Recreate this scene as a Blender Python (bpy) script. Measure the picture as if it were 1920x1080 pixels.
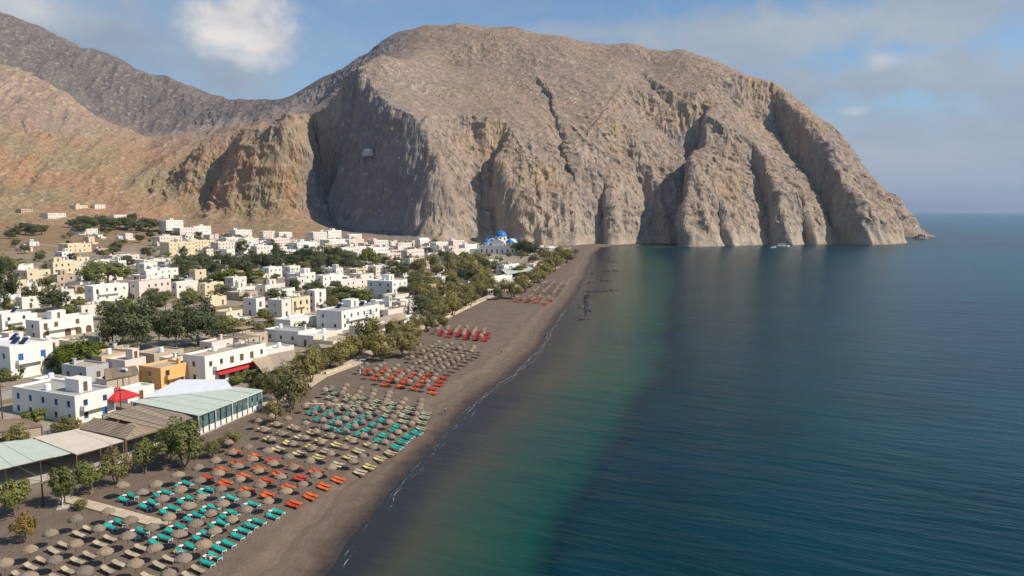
import bpy, math, random
import numpy as np
from mathutils import Vector

for o in list(bpy.data.objects): bpy.data.objects.remove(o)
scene = bpy.context.scene
COL = scene.collection
R = math.radians

# ------------------------------------------------------------------ camera
F = 1371.0; CAMZ = 42.0; PITCH = math.atan(143 / F)
cam_d = bpy.data.cameras.new('camera'); cam = bpy.data.objects.new('camera', cam_d); COL.objects.link(cam)
cam.location = (0, 0, CAMZ); cam.rotation_euler = (math.pi / 2 - PITCH, 0, 0)
cam_d.sensor_width = 36; cam_d.lens = 36 * F / 1920; cam_d.clip_start = 0.5; cam_d.clip_end = 150000
scene.camera = cam

# ------------------------------------------------------------------ sun, sky, exposure
SUN_BACK, SUN_EL = R(14), R(43)
sun_dir = Vector((math.cos(SUN_BACK) * math.cos(SUN_EL), -math.sin(SUN_BACK) * math.cos(SUN_EL), math.sin(SUN_EL)))
sd = bpy.data.lights.new('sun', 'SUN'); so = bpy.data.objects.new('sun', sd); COL.objects.link(so)
sd.energy = 4.5; sd.angle = R(0.55); sd.color = (1.0, 0.92, 0.80)
so.rotation_euler = (-sun_dir).to_track_quat('-Z', 'Y').to_euler(); so.location = (200, -100, 300)

scene.view_settings.view_transform = 'Standard'; scene.view_settings.look = 'None'
scene.view_settings.exposure = 0.22; scene.view_settings.gamma = 1.0
scene.view_settings.use_curve_mapping = False
scene.cycles.max_bounces = 5; scene.cycles.diffuse_bounces = 2; scene.cycles.glossy_bounces = 2; scene.cycles.transmission_bounces = 2; scene.cycles.volume_bounces = 0


def new_node(nt, typ, **kw):
    n = nt.nodes.new(typ)
    for k, v in kw.items():
        if k == 'inp':
            for kk, vv in v.items(): n.inputs[kk].default_value = vv
        else: setattr(n, k, v)
    return n


def math_n(nt, op, a, b=None, c=None, clamp=False):
    n = nt.nodes.new('ShaderNodeMath'); n.operation = op; n.use_clamp = clamp
    for i, v in enumerate((a, b, c)):
        if v is None: continue
        if isinstance(v, (int, float)): n.inputs[i].default_value = v
        else: nt.links.new(v, n.inputs[i])
    return n.outputs[0]


def ramp(nt, fac, stops, interp='LINEAR'):
    n = nt.nodes.new('ShaderNodeValToRGB'); cr = n.color_ramp; cr.interpolation = interp
    while len(cr.elements) < len(stops): cr.elements.new(0.5)
    for e, (p, c) in zip(cr.elements, stops):
        e.position = p; e.color = (c, c, c, 1) if isinstance(c, (int, float)) else (*c, 1)
    nt.links.new(fac, n.inputs[0])
    return n.outputs[0]


def mixc(nt, fac, a, b, mode='MIX'):
    n = nt.nodes.new('ShaderNodeMix'); n.data_type = 'RGBA'; n.blend_type = mode
    for s, v in ((n.inputs[0], fac), (n.inputs[6], a), (n.inputs[7], b)):
        if isinstance(v, (int, float)): s.default_value = v
        elif isinstance(v, tuple): s.default_value = (*v, 1)
        else: nt.links.new(v, s)
    return n.outputs[2]


def noise_n(nt, vec, scale, detail=4, rough=0.55, dist=0.0):
    n = nt.nodes.new('ShaderNodeTexNoise'); n.inputs['Scale'].default_value = scale
    n.inputs['Detail'].default_value = detail; n.inputs['Roughness'].default_value = rough
    n.inputs['Distortion'].default_value = dist
    if vec is not None: nt.links.new(vec, n.inputs['Vector'])
    return n.outputs['Fac']


def mapping(nt, vec, scale=(1, 1, 1), rot=(0, 0, 0), loc=(0, 0, 0)):
    n = nt.nodes.new('ShaderNodeMapping'); nt.links.new(vec, n.inputs[0])
    n.inputs['Scale'].default_value = scale; n.inputs['Rotation'].default_value = rot; n.inputs['Location'].default_value = loc
    return n.outputs[0]


def px_dir(x, y):
    u = (x - 960) / F; v = (540 - y) / F
    d = Vector((u, math.cos(PITCH) + v * math.sin(PITCH), -math.sin(PITCH) + v * math.cos(PITCH)))
    return d


def build_world():
    w = bpy.data.worlds.new('World'); scene.world = w; w.use_nodes = True
    nt = w.node_tree; nt.nodes.clear()
    out = nt.nodes.new('ShaderNodeOutputWorld'); bg = nt.nodes.new('ShaderNodeBackground')
    sky = nt.nodes.new('ShaderNodeTexSky'); sky.sky_type = 'NISHITA'; sky.sun_disc = False
    sky.sun_elevation = SUN_EL; sky.sun_rotation = math.pi / 2 + SUN_BACK
    sky.altitude = 40; sky.air_density = 1.0; sky.dust_density = 0.3; sky.ozone_density = 2.2
    bg.inputs['Strength'].default_value = 0.10
    tc = nt.nodes.new('ShaderNodeTexCoord'); d = tc.outputs['Generated']
    sep = nt.nodes.new('ShaderNodeSeparateXYZ'); nt.links.new(d, sep.inputs[0])
    z = math_n(nt, 'MAXIMUM', sep.outputs[2], 0.0)
    # a flat cloud deck seen in perspective
    zz = math_n(nt, 'ADD', z, 0.16)
    px = math_n(nt, 'DIVIDE', sep.outputs[0], zz); py = math_n(nt, 'DIVIDE', sep.outputs[1], zz)
    cb = nt.nodes.new('ShaderNodeCombineXYZ'); nt.links.new(px, cb.inputs[0]); nt.links.new(py, cb.inputs[1])
    deck = mapping(nt, cb.outputs[0], scale=(1, 1, 1), loc=(2.35, 0.8, 0.0))
    n1 = noise_n(nt, deck, 0.75, 5, 0.58, 0.5)
    veil = ramp(nt, n1, [(0.40, 0.0), (0.62, 0.85)], 'EASE')
    n2 = noise_n(nt, mapping(nt, d, scale=(2.2, 2.2, 9.0), loc=(0.4, 1.1, 0.3)), 1.6, 4, 0.55, 0.3)
    bands = ramp(nt, n2, [(0.42, 0.0), (0.60, 0.8)], 'EASE')
    lowmask = ramp(nt, z, [(0.0, 0.9), (0.30, 0.45), (0.6, 0.2)])
    bandm = math_n(nt, 'MULTIPLY', bands, lowmask)
    # cumulus heads standing out of the veil
    puff = None; bank = None
    nz = noise_n(nt, mapping(nt, d, scale=(1, 1, 1.2)), 9.0, 5, 0.6, 0.25)
    nzs = math_n(nt, 'MULTIPLY', math_n(nt, 'SUBTRACT', nz, 0.5), 2.0)

    def blob(x, y, rx, ry, soft, amp=0.55):
        c = px_dir(x, y).normalized()
        right = Vector((c.y, -c.x, 0)).normalized(); up = right.cross(c)
        va = nt.nodes.new('ShaderNodeVectorMath'); va.operation = 'DOT_PRODUCT'; nt.links.new(d, va.inputs[0]); va.inputs[1].default_value = right
        vb = nt.nodes.new('ShaderNodeVectorMath'); vb.operation = 'DOT_PRODUCT'; nt.links.new(d, vb.inputs[0]); vb.inputs[1].default_value = up
        vo = nt.nodes.new('ShaderNodeVectorMath'); vo.operation = 'DOT_PRODUCT'; nt.links.new(d, vo.inputs[0]); vo.inputs[1].default_value = c
        a = math_n(nt, 'DIVIDE', math_n(nt, 'SUBTRACT', va.outputs['Value'], right.dot(c)), rx / F)
        b = math_n(nt, 'DIVIDE', math_n(nt, 'SUBTRACT', vb.outputs['Value'], up.dot(c)), ry / F)
        rr = math_n(nt, 'SQRT', math_n(nt, 'ADD', math_n(nt, 'MULTIPLY', a, a), math_n(nt, 'MULTIPLY', b, b)))
        front = math_n(nt, 'GREATER_THAN', vo.outputs['Value'], 0.0)
        e = math_n(nt, 'SUBTRACT', math_n(nt, 'ADD', 1.0, math_n(nt, 'MULTIPLY', nzs, amp)), rr)
        return math_n(nt, 'MULTIPLY', math_n(nt, 'DIVIDE', e, soft, clamp=True), front)
    for a in [(440, 35, 110, 62, 0.6, 0.9), (505, 72, 84, 58, 0.7, 0.9), (470, 10, 90, 40, 0.8, 0.9), (1655, 112, 44, 22, 1.2, 0.9), (1600, 208, 34, 12, 1.4, 0.8), (70, 20, 90, 40, 2.2, 0.9)]:
        b = blob(*a); puff = b if puff is None else math_n(nt, 'MAXIMUM', puff, b)
    for a in [(200, 60, 430, 150, 1.0, 0.9), (430, 140, 200, 100, 1.0, 0.9), (1660, 150, 440, 66, 0.6, 1.4), (1650, 40, 620, 70, 0.6, 1.4), (1650, 300, 700, 150, 0.7, 1.0), (1150, 60, 260, 26, 1.0, 1.4)]:
        b = blob(*a); bank = b if bank is None else math_n(nt, 'MAXIMUM', bank, b)
    veil = math_n(nt, 'MAXIMUM', math_n(nt, 'MAXIMUM', math_n(nt, 'MULTIPLY', veil, 0.2), math_n(nt, 'MULTIPLY', bandm, 0.7)), math_n(nt, 'MULTIPLY', bank, 0.92))
    tone = ramp(nt, noise_n(nt, mapping(nt, d, scale=(1.4, 1.4, 4.0)), 2.4, 4, 0.6), [(0.36, (2.65, 3.25, 4.0)), (0.64, (3.8, 4.35, 4.9))])
    low = ramp(nt, z, [(0.0, 1.0), (0.16, 0.0)], 'EASE')
    base = mixc(nt, math_n(nt, 'MULTIPLY', low, 0.8), mixc(nt, 1.0, sky.outputs[0], (0.86, 1.0, 1.08), 'MULTIPLY'), (2.6, 3.45, 4.5))
    skyc = mixc(nt, veil, base, tone)
    skyc = mixc(nt, math_n(nt, 'MULTIPLY', puff, 0.96), skyc, ramp(nt, nz, [(0.3, (4.4, 4.4, 4.7)), (0.60, (7.6, 7.2, 6.9))]))
    nt.links.new(skyc, bg.inputs[0]); nt.links.new(bg.outputs[0], out.inputs[0])


build_world()

# ------------------------------------------------------------------ noise helpers (numpy)
def _hash(ix, iy, seed):
    h = (ix.astype(np.int64) * 374761393 + iy.astype(np.int64) * 668265263 + (seed * 1442695041)) & 0x7fffffffffffffff
    h = h & 0x7fffffff
    h = ((h ^ (h >> 13)) * 1274126177) & 0x7fffffff
    return ((h ^ (h >> 16)) & 0xffff) / 65535.0


def vnoise(x, y, seed=0):
    ix = np.floor(x); iy = np.floor(y); fx = x - ix; fy = y - iy
    fx = fx * fx * fx * (fx * (fx * 6 - 15) + 10); fy = fy * fy * fy * (fy * (fy * 6 - 15) + 10)
    a = _hash(ix, iy, seed); b = _hash(ix + 1, iy, seed); c = _hash(ix, iy + 1, seed); d = _hash(ix + 1, iy + 1, seed)
    return (a * (1 - fx) + b * fx) * (1 - fy) + (c * (1 - fx) + d * fx) * fy


def fbm(x, y, seed=0, octs=5, gain=0.5, ridged=False):
    s = 0.0; a = 1.0; t = 0.0
    for k in range(octs):
        ca, sa = math.cos(0.6 + k), math.sin(0.6 + k)
        n = vnoise((x * ca - y * sa) * 2 ** k, (x * sa + y * ca) * 2 ** k, seed + k * 17)
        n = 1 - np.abs(2 * n - 1) * 1.6 if ridged else 2 * n - 1
        s = s + a * n; t += a; a *= gain
    return s / t


def vnoise3(x, y, z, seed=0):
    iz = np.floor(z); fz = z - iz; fz = fz * fz * (3 - 2 * fz); ix = np.floor(x); iy = np.floor(y); fx = x - ix; fy = y - iy
    fx = fx * fx * (3 - 2 * fx); fy = fy * fy * (3 - 2 * fy); out = 0.0
    for dz, wz in ((0, 1 - fz), (1, fz)):
        kz = (iz + dz) * 57.0
        for dx, wx in ((0, 1 - fx), (1, fx)):
            for dy, wy in ((0, 1 - fy), (1, fy)): out = out + wz * wx * wy * _hash(ix + dx + kz, iy + dy + kz * 3, seed)
    return out


def sstep(a, b, x):
    t = np.clip((x - a) / (b - a), 0, 1); return t * t * (3 - 2 * t)


def polydist(X, Y, P):
    """signed distance to polyline P (positive on the left of travel) and segment parameter"""
    best = np.full(X.shape, 1e18); sg = np.zeros(X.shape); par = np.zeros(X.shape)
    n = len(P) - 1
    for i in range(n):
        ax, ay = P[i]; bx, by = P[i + 1]; dx, dy = bx - ax, by - ay; L2 = dx * dx + dy * dy
        t = np.clip(((X - ax) * dx + (Y - ay) * dy) / L2, 0, 1)
        ex = X - ax - t * dx; ey = Y - ay - t * dy; d2 = ex * ex + ey * ey
        m = d2 < best
        best = np.where(m, d2, best); sg = np.where(m, np.sign(dx * (Y - ay) - dy * (X - ax)), sg); par = np.where(m, i + t, par)
    return np.sqrt(best) * np.where(sg == 0, 1, sg), par


# ------------------------------------------------------------------ the lie of the land
SHORE = [(-62, -420), (-46, -200), (-36, -60), (-29, 20), (-25.5, 58), (-22.3, 80.8), (-19.7, 99.9), (-15.1, 125.5), (-10.1, 149.6), (0, 187.7), (10.4, 235.2),
         (18.7, 282.4), (29.8, 352.7), (42.9, 433.3), (60, 560.7), (78, 700), (97, 812), (106, 862), (150, 915), (260, 960), (420, 990), (520, 1050), (900, 2400)]


def shore_t(X, Y):
    X = np.asarray(X, float); Y = np.asarray(Y, float); d, p = polydist(X, Y, SHORE)
    return d + 0.9 * (vnoise(X * 0.11, Y * 0.11, 5) - 0.5) + 2.2 * (vnoise(X * 0.03, Y * 0.03, 6) - 0.5)


def ground_z(X, Y):
    X = np.asarray(X, float); Y = np.asarray(Y, float)
    t = shore_t(X, Y)
    z = np.where(t < 0, t * 0.12, 1.5 * sstep(0, 15, t) * 1.0 + 0.02 * np.clip(t, 0, 14))
    tt = np.clip(t - 40, 0, 900)
    z = z + 0.3 * sstep(14, 40, t) + 0.012 * tt + 0.00005 * tt * tt
    z = z + 0.35 * sstep(80, 160, t) * fbm(X * 0.02, Y * 0.02, 3, 3)
    return z


def surf(X, Y):
    """height of the open ground, the mountain's lower slopes included"""
    X = np.asarray(X, float); Y = np.asarray(Y, float); z = ground_z(X, Y)
    if np.any(Y > 790): z = np.where(Y > 790, np.maximum(z, TERRAIN.height(X, Y)), z)
    return z


_YS = np.concatenate([np.arange(40, 300, 0.5), np.arange(300, 790, 1.0), np.arange(790, 1500, 4.0)])


def at(x, y, dz=0.0):
    """where the line of sight through a pixel of the photograph meets the ground (raised by dz)"""
    d = px_dir(x, y); t = _YS / d.y; X = d.x * t; Z = CAMZ + d.z * t - dz
    n = len(_YS) if y < 470 else int(np.searchsorted(_YS, 790))
    G = np.concatenate([ground_z(X[:1010 if n > 1010 else n], _YS[:1010 if n > 1010 else n]), surf(X[1010:n], _YS[1010:n])]) if n > 1010 else ground_z(X[:n], _YS[:n])
    i = int(np.argmax(G >= Z[:n])) or n - 1
    f0 = Z[i - 1] - G[i - 1]; f1 = G[i] - Z[i]; k = f0 / max(f0 + f1, 1e-6)
    yy = _YS[i - 1] + (_YS[i] - _YS[i - 1]) * k
    return Vector((d.x * yy / d.y, yy, float(G[i - 1] + (G[i] - G[i - 1]) * k)))


def proj(p):
    dx, dy, dz = p[0], p[1], p[2] - CAMZ
    cy = dy * math.cos(PITCH) - dz * math.sin(PITCH); cz = dy * math.sin(PITCH) + dz * math.cos(PITCH)
    return 960 + F * dx / cy, 540 - F * cz / cy


# ------------------------------------------------------------------ materials
def material(name, rough=0.8, spec=0.3):
    m = bpy.data.materials.new(name); m.use_nodes = True; nt = m.node_tree
    b = nt.nodes['Principled BSDF']; b.inputs['Roughness'].default_value = rough
    b.inputs['Specular IOR Level'].default_value = spec
    return m, nt, b


def wpos(nt): return nt.nodes.new('ShaderNodeNewGeometry').outputs['Position']


def simple(name, col, rough=0.75, var=0.18, scale=1.5, spec=0.25, bump=0.0, objrand=0.0):
    m, nt, b = material(name, rough, spec)
    pos = wpos(nt); f = noise_n(nt, pos, scale, 5, 0.6)
    c = mixc(nt, ramp(nt, f, [(0.3, 0.0), (0.7, 1.0)]), tuple(max(0, v * (1 - var)) for v in col), tuple(min(1, v * (1 + var)) for v in col))
    if objrand:
        oi = nt.nodes.new('ShaderNodeObjectInfo')
        c = mixc(nt, 1.0, c, ramp(nt, oi.outputs['Random'], [(0, 1 - objrand), (1, 1.0)]), 'MULTIPLY')
    nt.links.new(c, b.inputs['Base Color'])
    if bump:
        bp = nt.nodes.new('ShaderNodeBump'); bp.inputs['Strength'].default_value = bump; bp.inputs['Distance'].default_value = 0.1
        nt.links.new(f, bp.inputs['Height']); nt.links.new(bp.outputs[0], b.inputs['Normal'])
    return m


def plaster(name, col, dirt=0.25):
    m, nt, b = material(name, 0.85, 0.2)
    pos = wpos(nt)
    f = noise_n(nt, pos, 0.5, 6, 0.6); g = noise_n(nt, mapping(nt, pos, scale=(1.2, 1.2, 0.18)), 1.2, 5, 0.6)
    c = mixc(nt, ramp(nt, f, [(0.35, 0.0), (0.75, dirt)]), col, tuple(v * w for v, w in zip(col, (0.72, 0.68, 0.60))))
    c = mixc(nt, ramp(nt, g, [(0.5, 0.0), (0.8, dirt * 1.2)]), c, tuple(v * w for v, w in zip(col, (0.62, 0.59, 0.54))))
    nt.links.new(c, b.inputs['Base Color'])
    bp = nt.nodes.new('ShaderNodeBump'); bp.inputs['Strength'].default_value = 0.25; bp.inputs['Distance'].default_value = 0.06
    nt.links.new(noise_n(nt, pos, 2.5, 5), bp.inputs['Height']); nt.links.new(bp.outputs[0], b.inputs['Normal'])
    return m


def leaf_mat(name, dark, light, tip=None):
    m, nt, b = material(name, 0.65, 0.25)
    pos = wpos(nt); oi = nt.nodes.new('ShaderNodeObjectInfo')
    f = noise_n(nt, pos, 0.9, 4, 0.65); g = noise_n(nt, pos, 6.0, 2, 0.5)
    c = mixc(nt, ramp(nt, f, [(0.3, 0.0), (0.7, 1.0)]), dark, light)
    if tip: c = mixc(nt, ramp(nt, g, [(0.55, 0.0), (0.75, 0.7)]), c, tip)
    c = mixc(nt, 1.0, c, ramp(nt, oi.outputs['Random'], [(0, (0.72, 0.74, 0.72)), (0.5, (1, 0.96, 0.9)), (1, (1.15, 1.08, 0.85))]), 'MULTIPLY')
    nt.links.new(c, b.inputs['Base Color'])
    tr = nt.nodes.new('ShaderNodeBsdfTranslucent'); nt.links.new(c, tr.inputs[0])
    mx = nt.nodes.new('ShaderNodeMixShader'); mx.inputs[0].default_value = 0.3
    nt.links.new(b.outputs[0], mx.inputs[1]); nt.links.new(tr.outputs[0], mx.inputs[2])
    nt.links.new(mx.outputs[0], nt.nodes['Material Output'].inputs[0])
    return m


def sand_ground():
    m, nt, b = material('sand_and_earth', 0.9, 0.15)
    pos = wpos(nt); at_ = nt.nodes.new('ShaderNodeAttribute'); at_.attribute_name = 'shore'; t = at_.outputs['Fac']
    big = noise_n(nt, pos, 0.035, 6, 0.6); mid = noise_n(nt, pos, 0.35, 6, 0.65); fine = noise_n(nt, pos, 3.0, 4, 0.6)
    tn = math_n(nt, 'ADD', t, math_n(nt, 'MULTIPLY', math_n(nt, 'SUBTRACT', mid, 0.5), 3.5))
    # along-shore tide lines
    warp = math_n(nt, 'ADD', t, math_n(nt, 'MULTIPLY', math_n(nt, 'SUBTRACT', noise_n(nt, pos, 0.12, 4), 0.5), 5.0))
    lines = nt.nodes.new('ShaderNodeTexNoise'); lines.noise_dimensions = '1D'; lines.inputs['Scale'].default_value = 0.55; lines.inputs['Detail'].default_value = 5
    nt.links.new(warp, lines.inputs['W'])
    mrl = nt.nodes.new('ShaderNodeMapRange'); nt.links.new(t, mrl.inputs[0]); mrl.inputs[1].default_value = 5; mrl.inputs[2].default_value = 15; mrl.inputs[3].default_value = 0.7; mrl.inputs[4].default_value = 0.08
    dry = mixc(nt, ramp(nt, mid, [(0.3, 0.0), (0.7, 1.0)]), (0.148, 0.106, 0.077), (0.198, 0.148, 0.110))
    dry = mixc(nt, ramp(nt, fine, [(0.45, 0.0), (0.75, 0.5)]), dry, (0.132, 0.095, 0.070))
    dry = mixc(nt, math_n(nt, 'MULTIPLY', ramp(nt, lines.outputs['Fac'], [(0.40, 0.9), (0.54, 0.0)]), mrl.outputs[0]), dry, (0.105, 0.078, 0.060))
    wet = mixc(nt, ramp(nt, mid, [(0.3, 0.0), (0.7, 1.0)]), (0.040, 0.032, 0.028), (0.060, 0.046, 0.038))
    damp = (0.105, 0.074, 0.055)
    mr = nt.nodes.new('ShaderNodeMapRange'); nt.links.new(tn, mr.inputs[0]); mr.inputs[1].default_value = 2.6; mr.inputs[2].default_value = 4.6
    mr2 = nt.nodes.new('ShaderNodeMapRange'); nt.links.new(tn, mr2.inputs[0]); mr2.inputs[1].default_value = 0.6; mr2.inputs[2].default_value = 2.6
    sand = mixc(nt, mr.outputs[0], damp, dry); sand = mixc(nt, mr2.outputs[0], wet, sand)
    earth = mixc(nt, ramp(nt, big, [(0.38, 0.0), (0.62, 1.0)]), (0.235, 0.165, 0.105), (0.33, 0.19, 0.095))
    vil = mixc(nt, ramp(nt, noise_n(nt, pos, 0.05, 5), [(0.42, 0.0), (0.58, 1.0)]), (0.30, 0.235, 0.165), (0.38, 0.325, 0.255))
    mrv = nt.nodes.new('ShaderNodeMapRange'); nt.links.new(t, mrv.inputs[0]); mrv.inputs[1].default_value = 330; mrv.inputs[2].default_value = 430
    earth = mixc(nt, mrv.outputs[0], vil, earth)
    earth = mixc(nt, ramp(nt, noise_n(nt, pos, 0.06, 5), [(0.5, 0.0), (0.62, 0.85)]), earth, (0.175, 0.150, 0.070))
    earth = mixc(nt, ramp(nt, mid, [(0.5, 0.0), (0.75, 0.5)]), earth, (0.14, 0.115, 0.075))
    mr3 = nt.nodes.new('ShaderNodeMapRange'); nt.links.new(tn, mr3.inputs[0]); mr3.inputs[1].default_value = 46; mr3.inputs[2].default_value = 56
    c = mixc(nt, mr3.outputs[0], sand, earth)
    nt.links.new(c, b.inputs['Base Color'])
    rr = nt.nodes.new('ShaderNodeMapRange'); nt.links.new(tn, rr.inputs[0]); rr.inputs[1].default_value = 0.0; rr.inputs[2].default_value = 2.5
    rr.inputs[3].default_value = 0.35; rr.inputs[4].default_value = 0.92; nt.links.new(rr.outputs[0], b.inputs['Roughness'])
    bp = nt.nodes.new('ShaderNodeBump'); bp.inputs['Strength'].default_value = 0.8; bp.inputs['Distance'].default_value = 0.35
    nt.links.new(math_n(nt, 'ADD', mid, math_n(nt, 'MULTIPLY', fine, 0.4)), bp.inputs['Height']); nt.links.new(bp.outputs[0], b.inputs['Normal'])
    return m


def sea_mat():
    m, nt, b = material('sea_water', 0.26, 0.18)
    b.inputs['IOR'].default_value = 1.333; b.inputs['Specular Tint'].default_value = (0.55, 0.88, 1.0, 1)
    pos = wpos(nt); a1 = nt.nodes.new('ShaderNodeAttribute'); a1.attribute_name = 'depth'; w = a1.outputs['Fac']
    # depth 0..1 shallow shelf, 1 at the edge of the shelf, 2 out at sea
    wn = math_n(nt, 'ADD', w, math_n(nt, 'MULTIPLY', math_n(nt, 'SUBTRACT', noise_n(nt, pos, 0.035, 5, 0.55), 0.5), 0.30))
    c = ramp(nt, math_n(nt, 'DIVIDE', wn, 2.0), [(0.0, (0.030, 0.029, 0.027)), (0.08, (0.032, 0.032, 0.028)), (0.16, (0.058, 0.059, 0.034)), (0.29, (0.028, 0.064, 0.038)), (0.46, (0.005, 0.056, 0.036)),
                                               (0.54, (0.0003, 0.017, 0.019)), (0.62, (0.0003, 0.036, 0.044)), (0.74, (0.001, 0.080, 0.105)), (1.0, (0.002, 0.085, 0.14))])
    patch = noise_n(nt, mapping(nt, pos, scale=(0.6, 1.0, 1)), 0.012, 5, 0.6)
    c = mixc(nt, ramp(nt, patch, [(0.4, 0.0), (0.7, 0.5)]), c, (0.001, 0.018, 0.045))
    nt.links.new(c, b.inputs['Base Color'])
    # wind waves: crests run nearly parallel to the beach front, longer across the view
    turn = lambda a, sc: mapping(nt, mapping(nt, pos, rot=(0, 0, R(a))), scale=sc)
    h1 = noise_n(nt, turn(27, (0.040, 0.19, 1)), 1.0, 3, 0.5, 0.2)
    h2 = noise_n(nt, turn(22, (0.15, 0.62, 1)), 1.0, 3, 0.55, 0.2)
    h3 = noise_n(nt, turn(33, (0.9, 2.2, 1)), 1.0, 2, 0.5)
    gust = ramp(nt, noise_n(nt, mapping(nt, pos, scale=(0.7, 1.2, 1)), 0.009, 4, 0.55), [(0.35, 0.35), (0.65, 1.0)])
    hh = math_n(nt, 'ADD', math_n(nt, 'MULTIPLY', h1, 1.15), math_n(nt, 'ADD', math_n(nt, 'MULTIPLY', h2, 0.55), math_n(nt, 'MULTIPLY', h3, 0.12)))
    mrs = nt.nodes.new('ShaderNodeMapRange'); nt.links.new(w, mrs.inputs[0]); mrs.inputs[1].default_value = 0.2; mrs.inputs[2].default_value = 1.6
    mrs.inputs[3].default_value = 0.25; mrs.inputs[4].default_value = 0.55
    bp = nt.nodes.new('ShaderNodeBump'); bp.inputs['Distance'].default_value = 1.0
    nt.links.new(math_n(nt, 'MULTIPLY', gust, mrs.outputs[0]), bp.inputs['Strength'])
    nt.links.new(hh, bp.inputs['Height']); nt.links.new(bp.outputs[0], b.inputs['Normal'])
    return m


def rock_mat():
    m, nt, b = material('mountain_rock', 0.95, 0.1)
    pos = wpos(nt); geo = nt.nodes.new('ShaderNodeNewGeometry')
    sp = nt.nodes.new('ShaderNodeSeparateXYZ'); nt.links.new(geo.outputs['Normal'], sp.inputs[0])
    ps = nt.nodes.new('ShaderNodeSeparateXYZ'); nt.links.new(pos, ps.inputs[0])
    big = noise_n(nt, pos, 0.004, 3, 0.6); mid = noise_n(nt, pos, 0.02, 6, 0.65); fine = noise_n(nt, pos, 0.16, 4, 0.7)
    scrub = mixc(nt, ramp(nt, mid, [(0.3, 0.0), (0.7, 1.0)]), (0.268, 0.186, 0.134), (0.36, 0.255, 0.186))
    scrub = mixc(nt, ramp(nt, big, [(0.42, 0.0), (0.62, 0.7)]), scrub, (0.275, 0.21, 0.17))
    crag = mixc(nt, ramp(nt, mid, [(0.35, 0.0), (0.65, 1.0)]), (0.27, 0.205, 0.158), (0.43, 0.335, 0.25))
    crag = mixc(nt, ramp(nt, noise_n(nt, mapping(nt, pos, scale=(1, 1, 0.35)), 0.018, 5, 0.6), [(0.47, 0.0), (0.62, 0.8)]), crag, (0.43, 0.29, 0.155))
    crag = mixc(nt, ramp(nt, noise_n(nt, mapping(nt, pos, scale=(1, 1, 0.3)), 0.03, 5, 0.6), [(0.50, 0.0), (0.65, 0.5)]), crag, (0.235, 0.205, 0.19))
    mz = nt.nodes.new('ShaderNodeMapRange'); nt.links.new(math_n(nt, 'ADD', ps.outputs[2], math_n(nt, 'MULTIPLY', math_n(nt, 'SUBTRACT', mid, 0.5), 60.0)), mz.inputs[0]); mz.inputs[1].default_value = 10; mz.inputs[2].default_value = 60; mz.inputs[3].default_value = 0.65; mz.inputs[4].default_value = 0.0
    crag = mixc(nt, mz.outputs[0], crag, (0.47, 0.385, 0.29))
    steep = ramp(nt, math_n(nt, 'ADD', sp.outputs[2], math_n(nt, 'MULTIPLY', math_n(nt, 'SUBTRACT', fine, 0.5), 0.25)), [(0.48, 1.0), (0.70, 0.0)])
    c = mixc(nt, steep, scrub, crag)
    # grey limestone of the far left massif, plus painted shade: massif, ridge, cliff wall
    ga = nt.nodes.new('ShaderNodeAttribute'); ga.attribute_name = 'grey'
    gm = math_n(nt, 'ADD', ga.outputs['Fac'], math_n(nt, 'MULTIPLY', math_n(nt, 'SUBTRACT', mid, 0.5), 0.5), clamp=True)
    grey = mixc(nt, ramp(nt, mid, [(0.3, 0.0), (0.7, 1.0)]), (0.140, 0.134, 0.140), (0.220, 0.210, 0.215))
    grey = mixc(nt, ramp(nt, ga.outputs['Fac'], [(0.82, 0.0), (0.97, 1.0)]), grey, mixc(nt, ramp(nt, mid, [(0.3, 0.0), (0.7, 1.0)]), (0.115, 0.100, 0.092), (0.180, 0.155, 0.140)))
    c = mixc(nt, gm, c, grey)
    # red earth and stubble low on the inland slopes
    oa = nt.nodes.new('ShaderNodeAttribute'); oa.attribute_name = 'earth'
    om = math_n(nt, 'ADD', oa.outputs['Fac'], math_n(nt, 'MULTIPLY', math_n(nt, 'SUBTRACT', mid, 0.5), 0.9), clamp=True)
    earth = mixc(nt, ramp(nt, noise_n(nt, pos, 0.012, 5), [(0.4, 0.0), (0.6, 1.0)]), (0.37, 0.198, 0.100), (0.27, 0.205, 0.10))
    c = mixc(nt, math_n(nt, 'MULTIPLY', om, 0.88), c, earth)
    # dark cushions of scrub
    dots = ramp(nt, fine, [(0.50, 0.0), (0.62, 0.75)])
    vor = nt.nodes.new('ShaderNodeTexVoronoi'); vor.inputs['Scale'].default_value = 0.22; nt.links.new(pos, vor.inputs['Vector'])
    d2 = ramp(nt, vor.outputs['Distance'], [(0.22, 0.55), (0.42, 0.0)])
    dm = math_n(nt, 'MULTIPLY', math_n(nt, 'MAXIMUM', dots, d2), math_n(nt, 'SUBTRACT', 0.85, math_n(nt, 'MULTIPLY', steep, 0.5)))
    c = mixc(nt, dm, c, (0.125, 0.098, 0.070))
    fl = ramp(nt, noise_n(nt, pos, 0.11, 4, 0.7), [(0.54, 0.0), (0.66, 0.6)]); c = mixc(nt, fl, c, (0.46, 0.37, 0.28))
    nt.links.new(c, b.inputs['Base Color'])
    bp = nt.nodes.new('ShaderNodeBump'); bp.inputs['Strength'].default_value = 0.8; bp.inputs['Distance'].default_value = 3.0
    hsum = math_n(nt, 'ADD', noise_n(nt, mapping(nt, pos, scale=(1, 1, 0.5)), 0.09, 5, 0.68), math_n(nt, 'MULTIPLY', fine, 0.35))
    nt.links.new(hsum, bp.inputs['Height']); nt.links.new(bp.outputs[0], b.inputs['Normal'])
    return m


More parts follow.
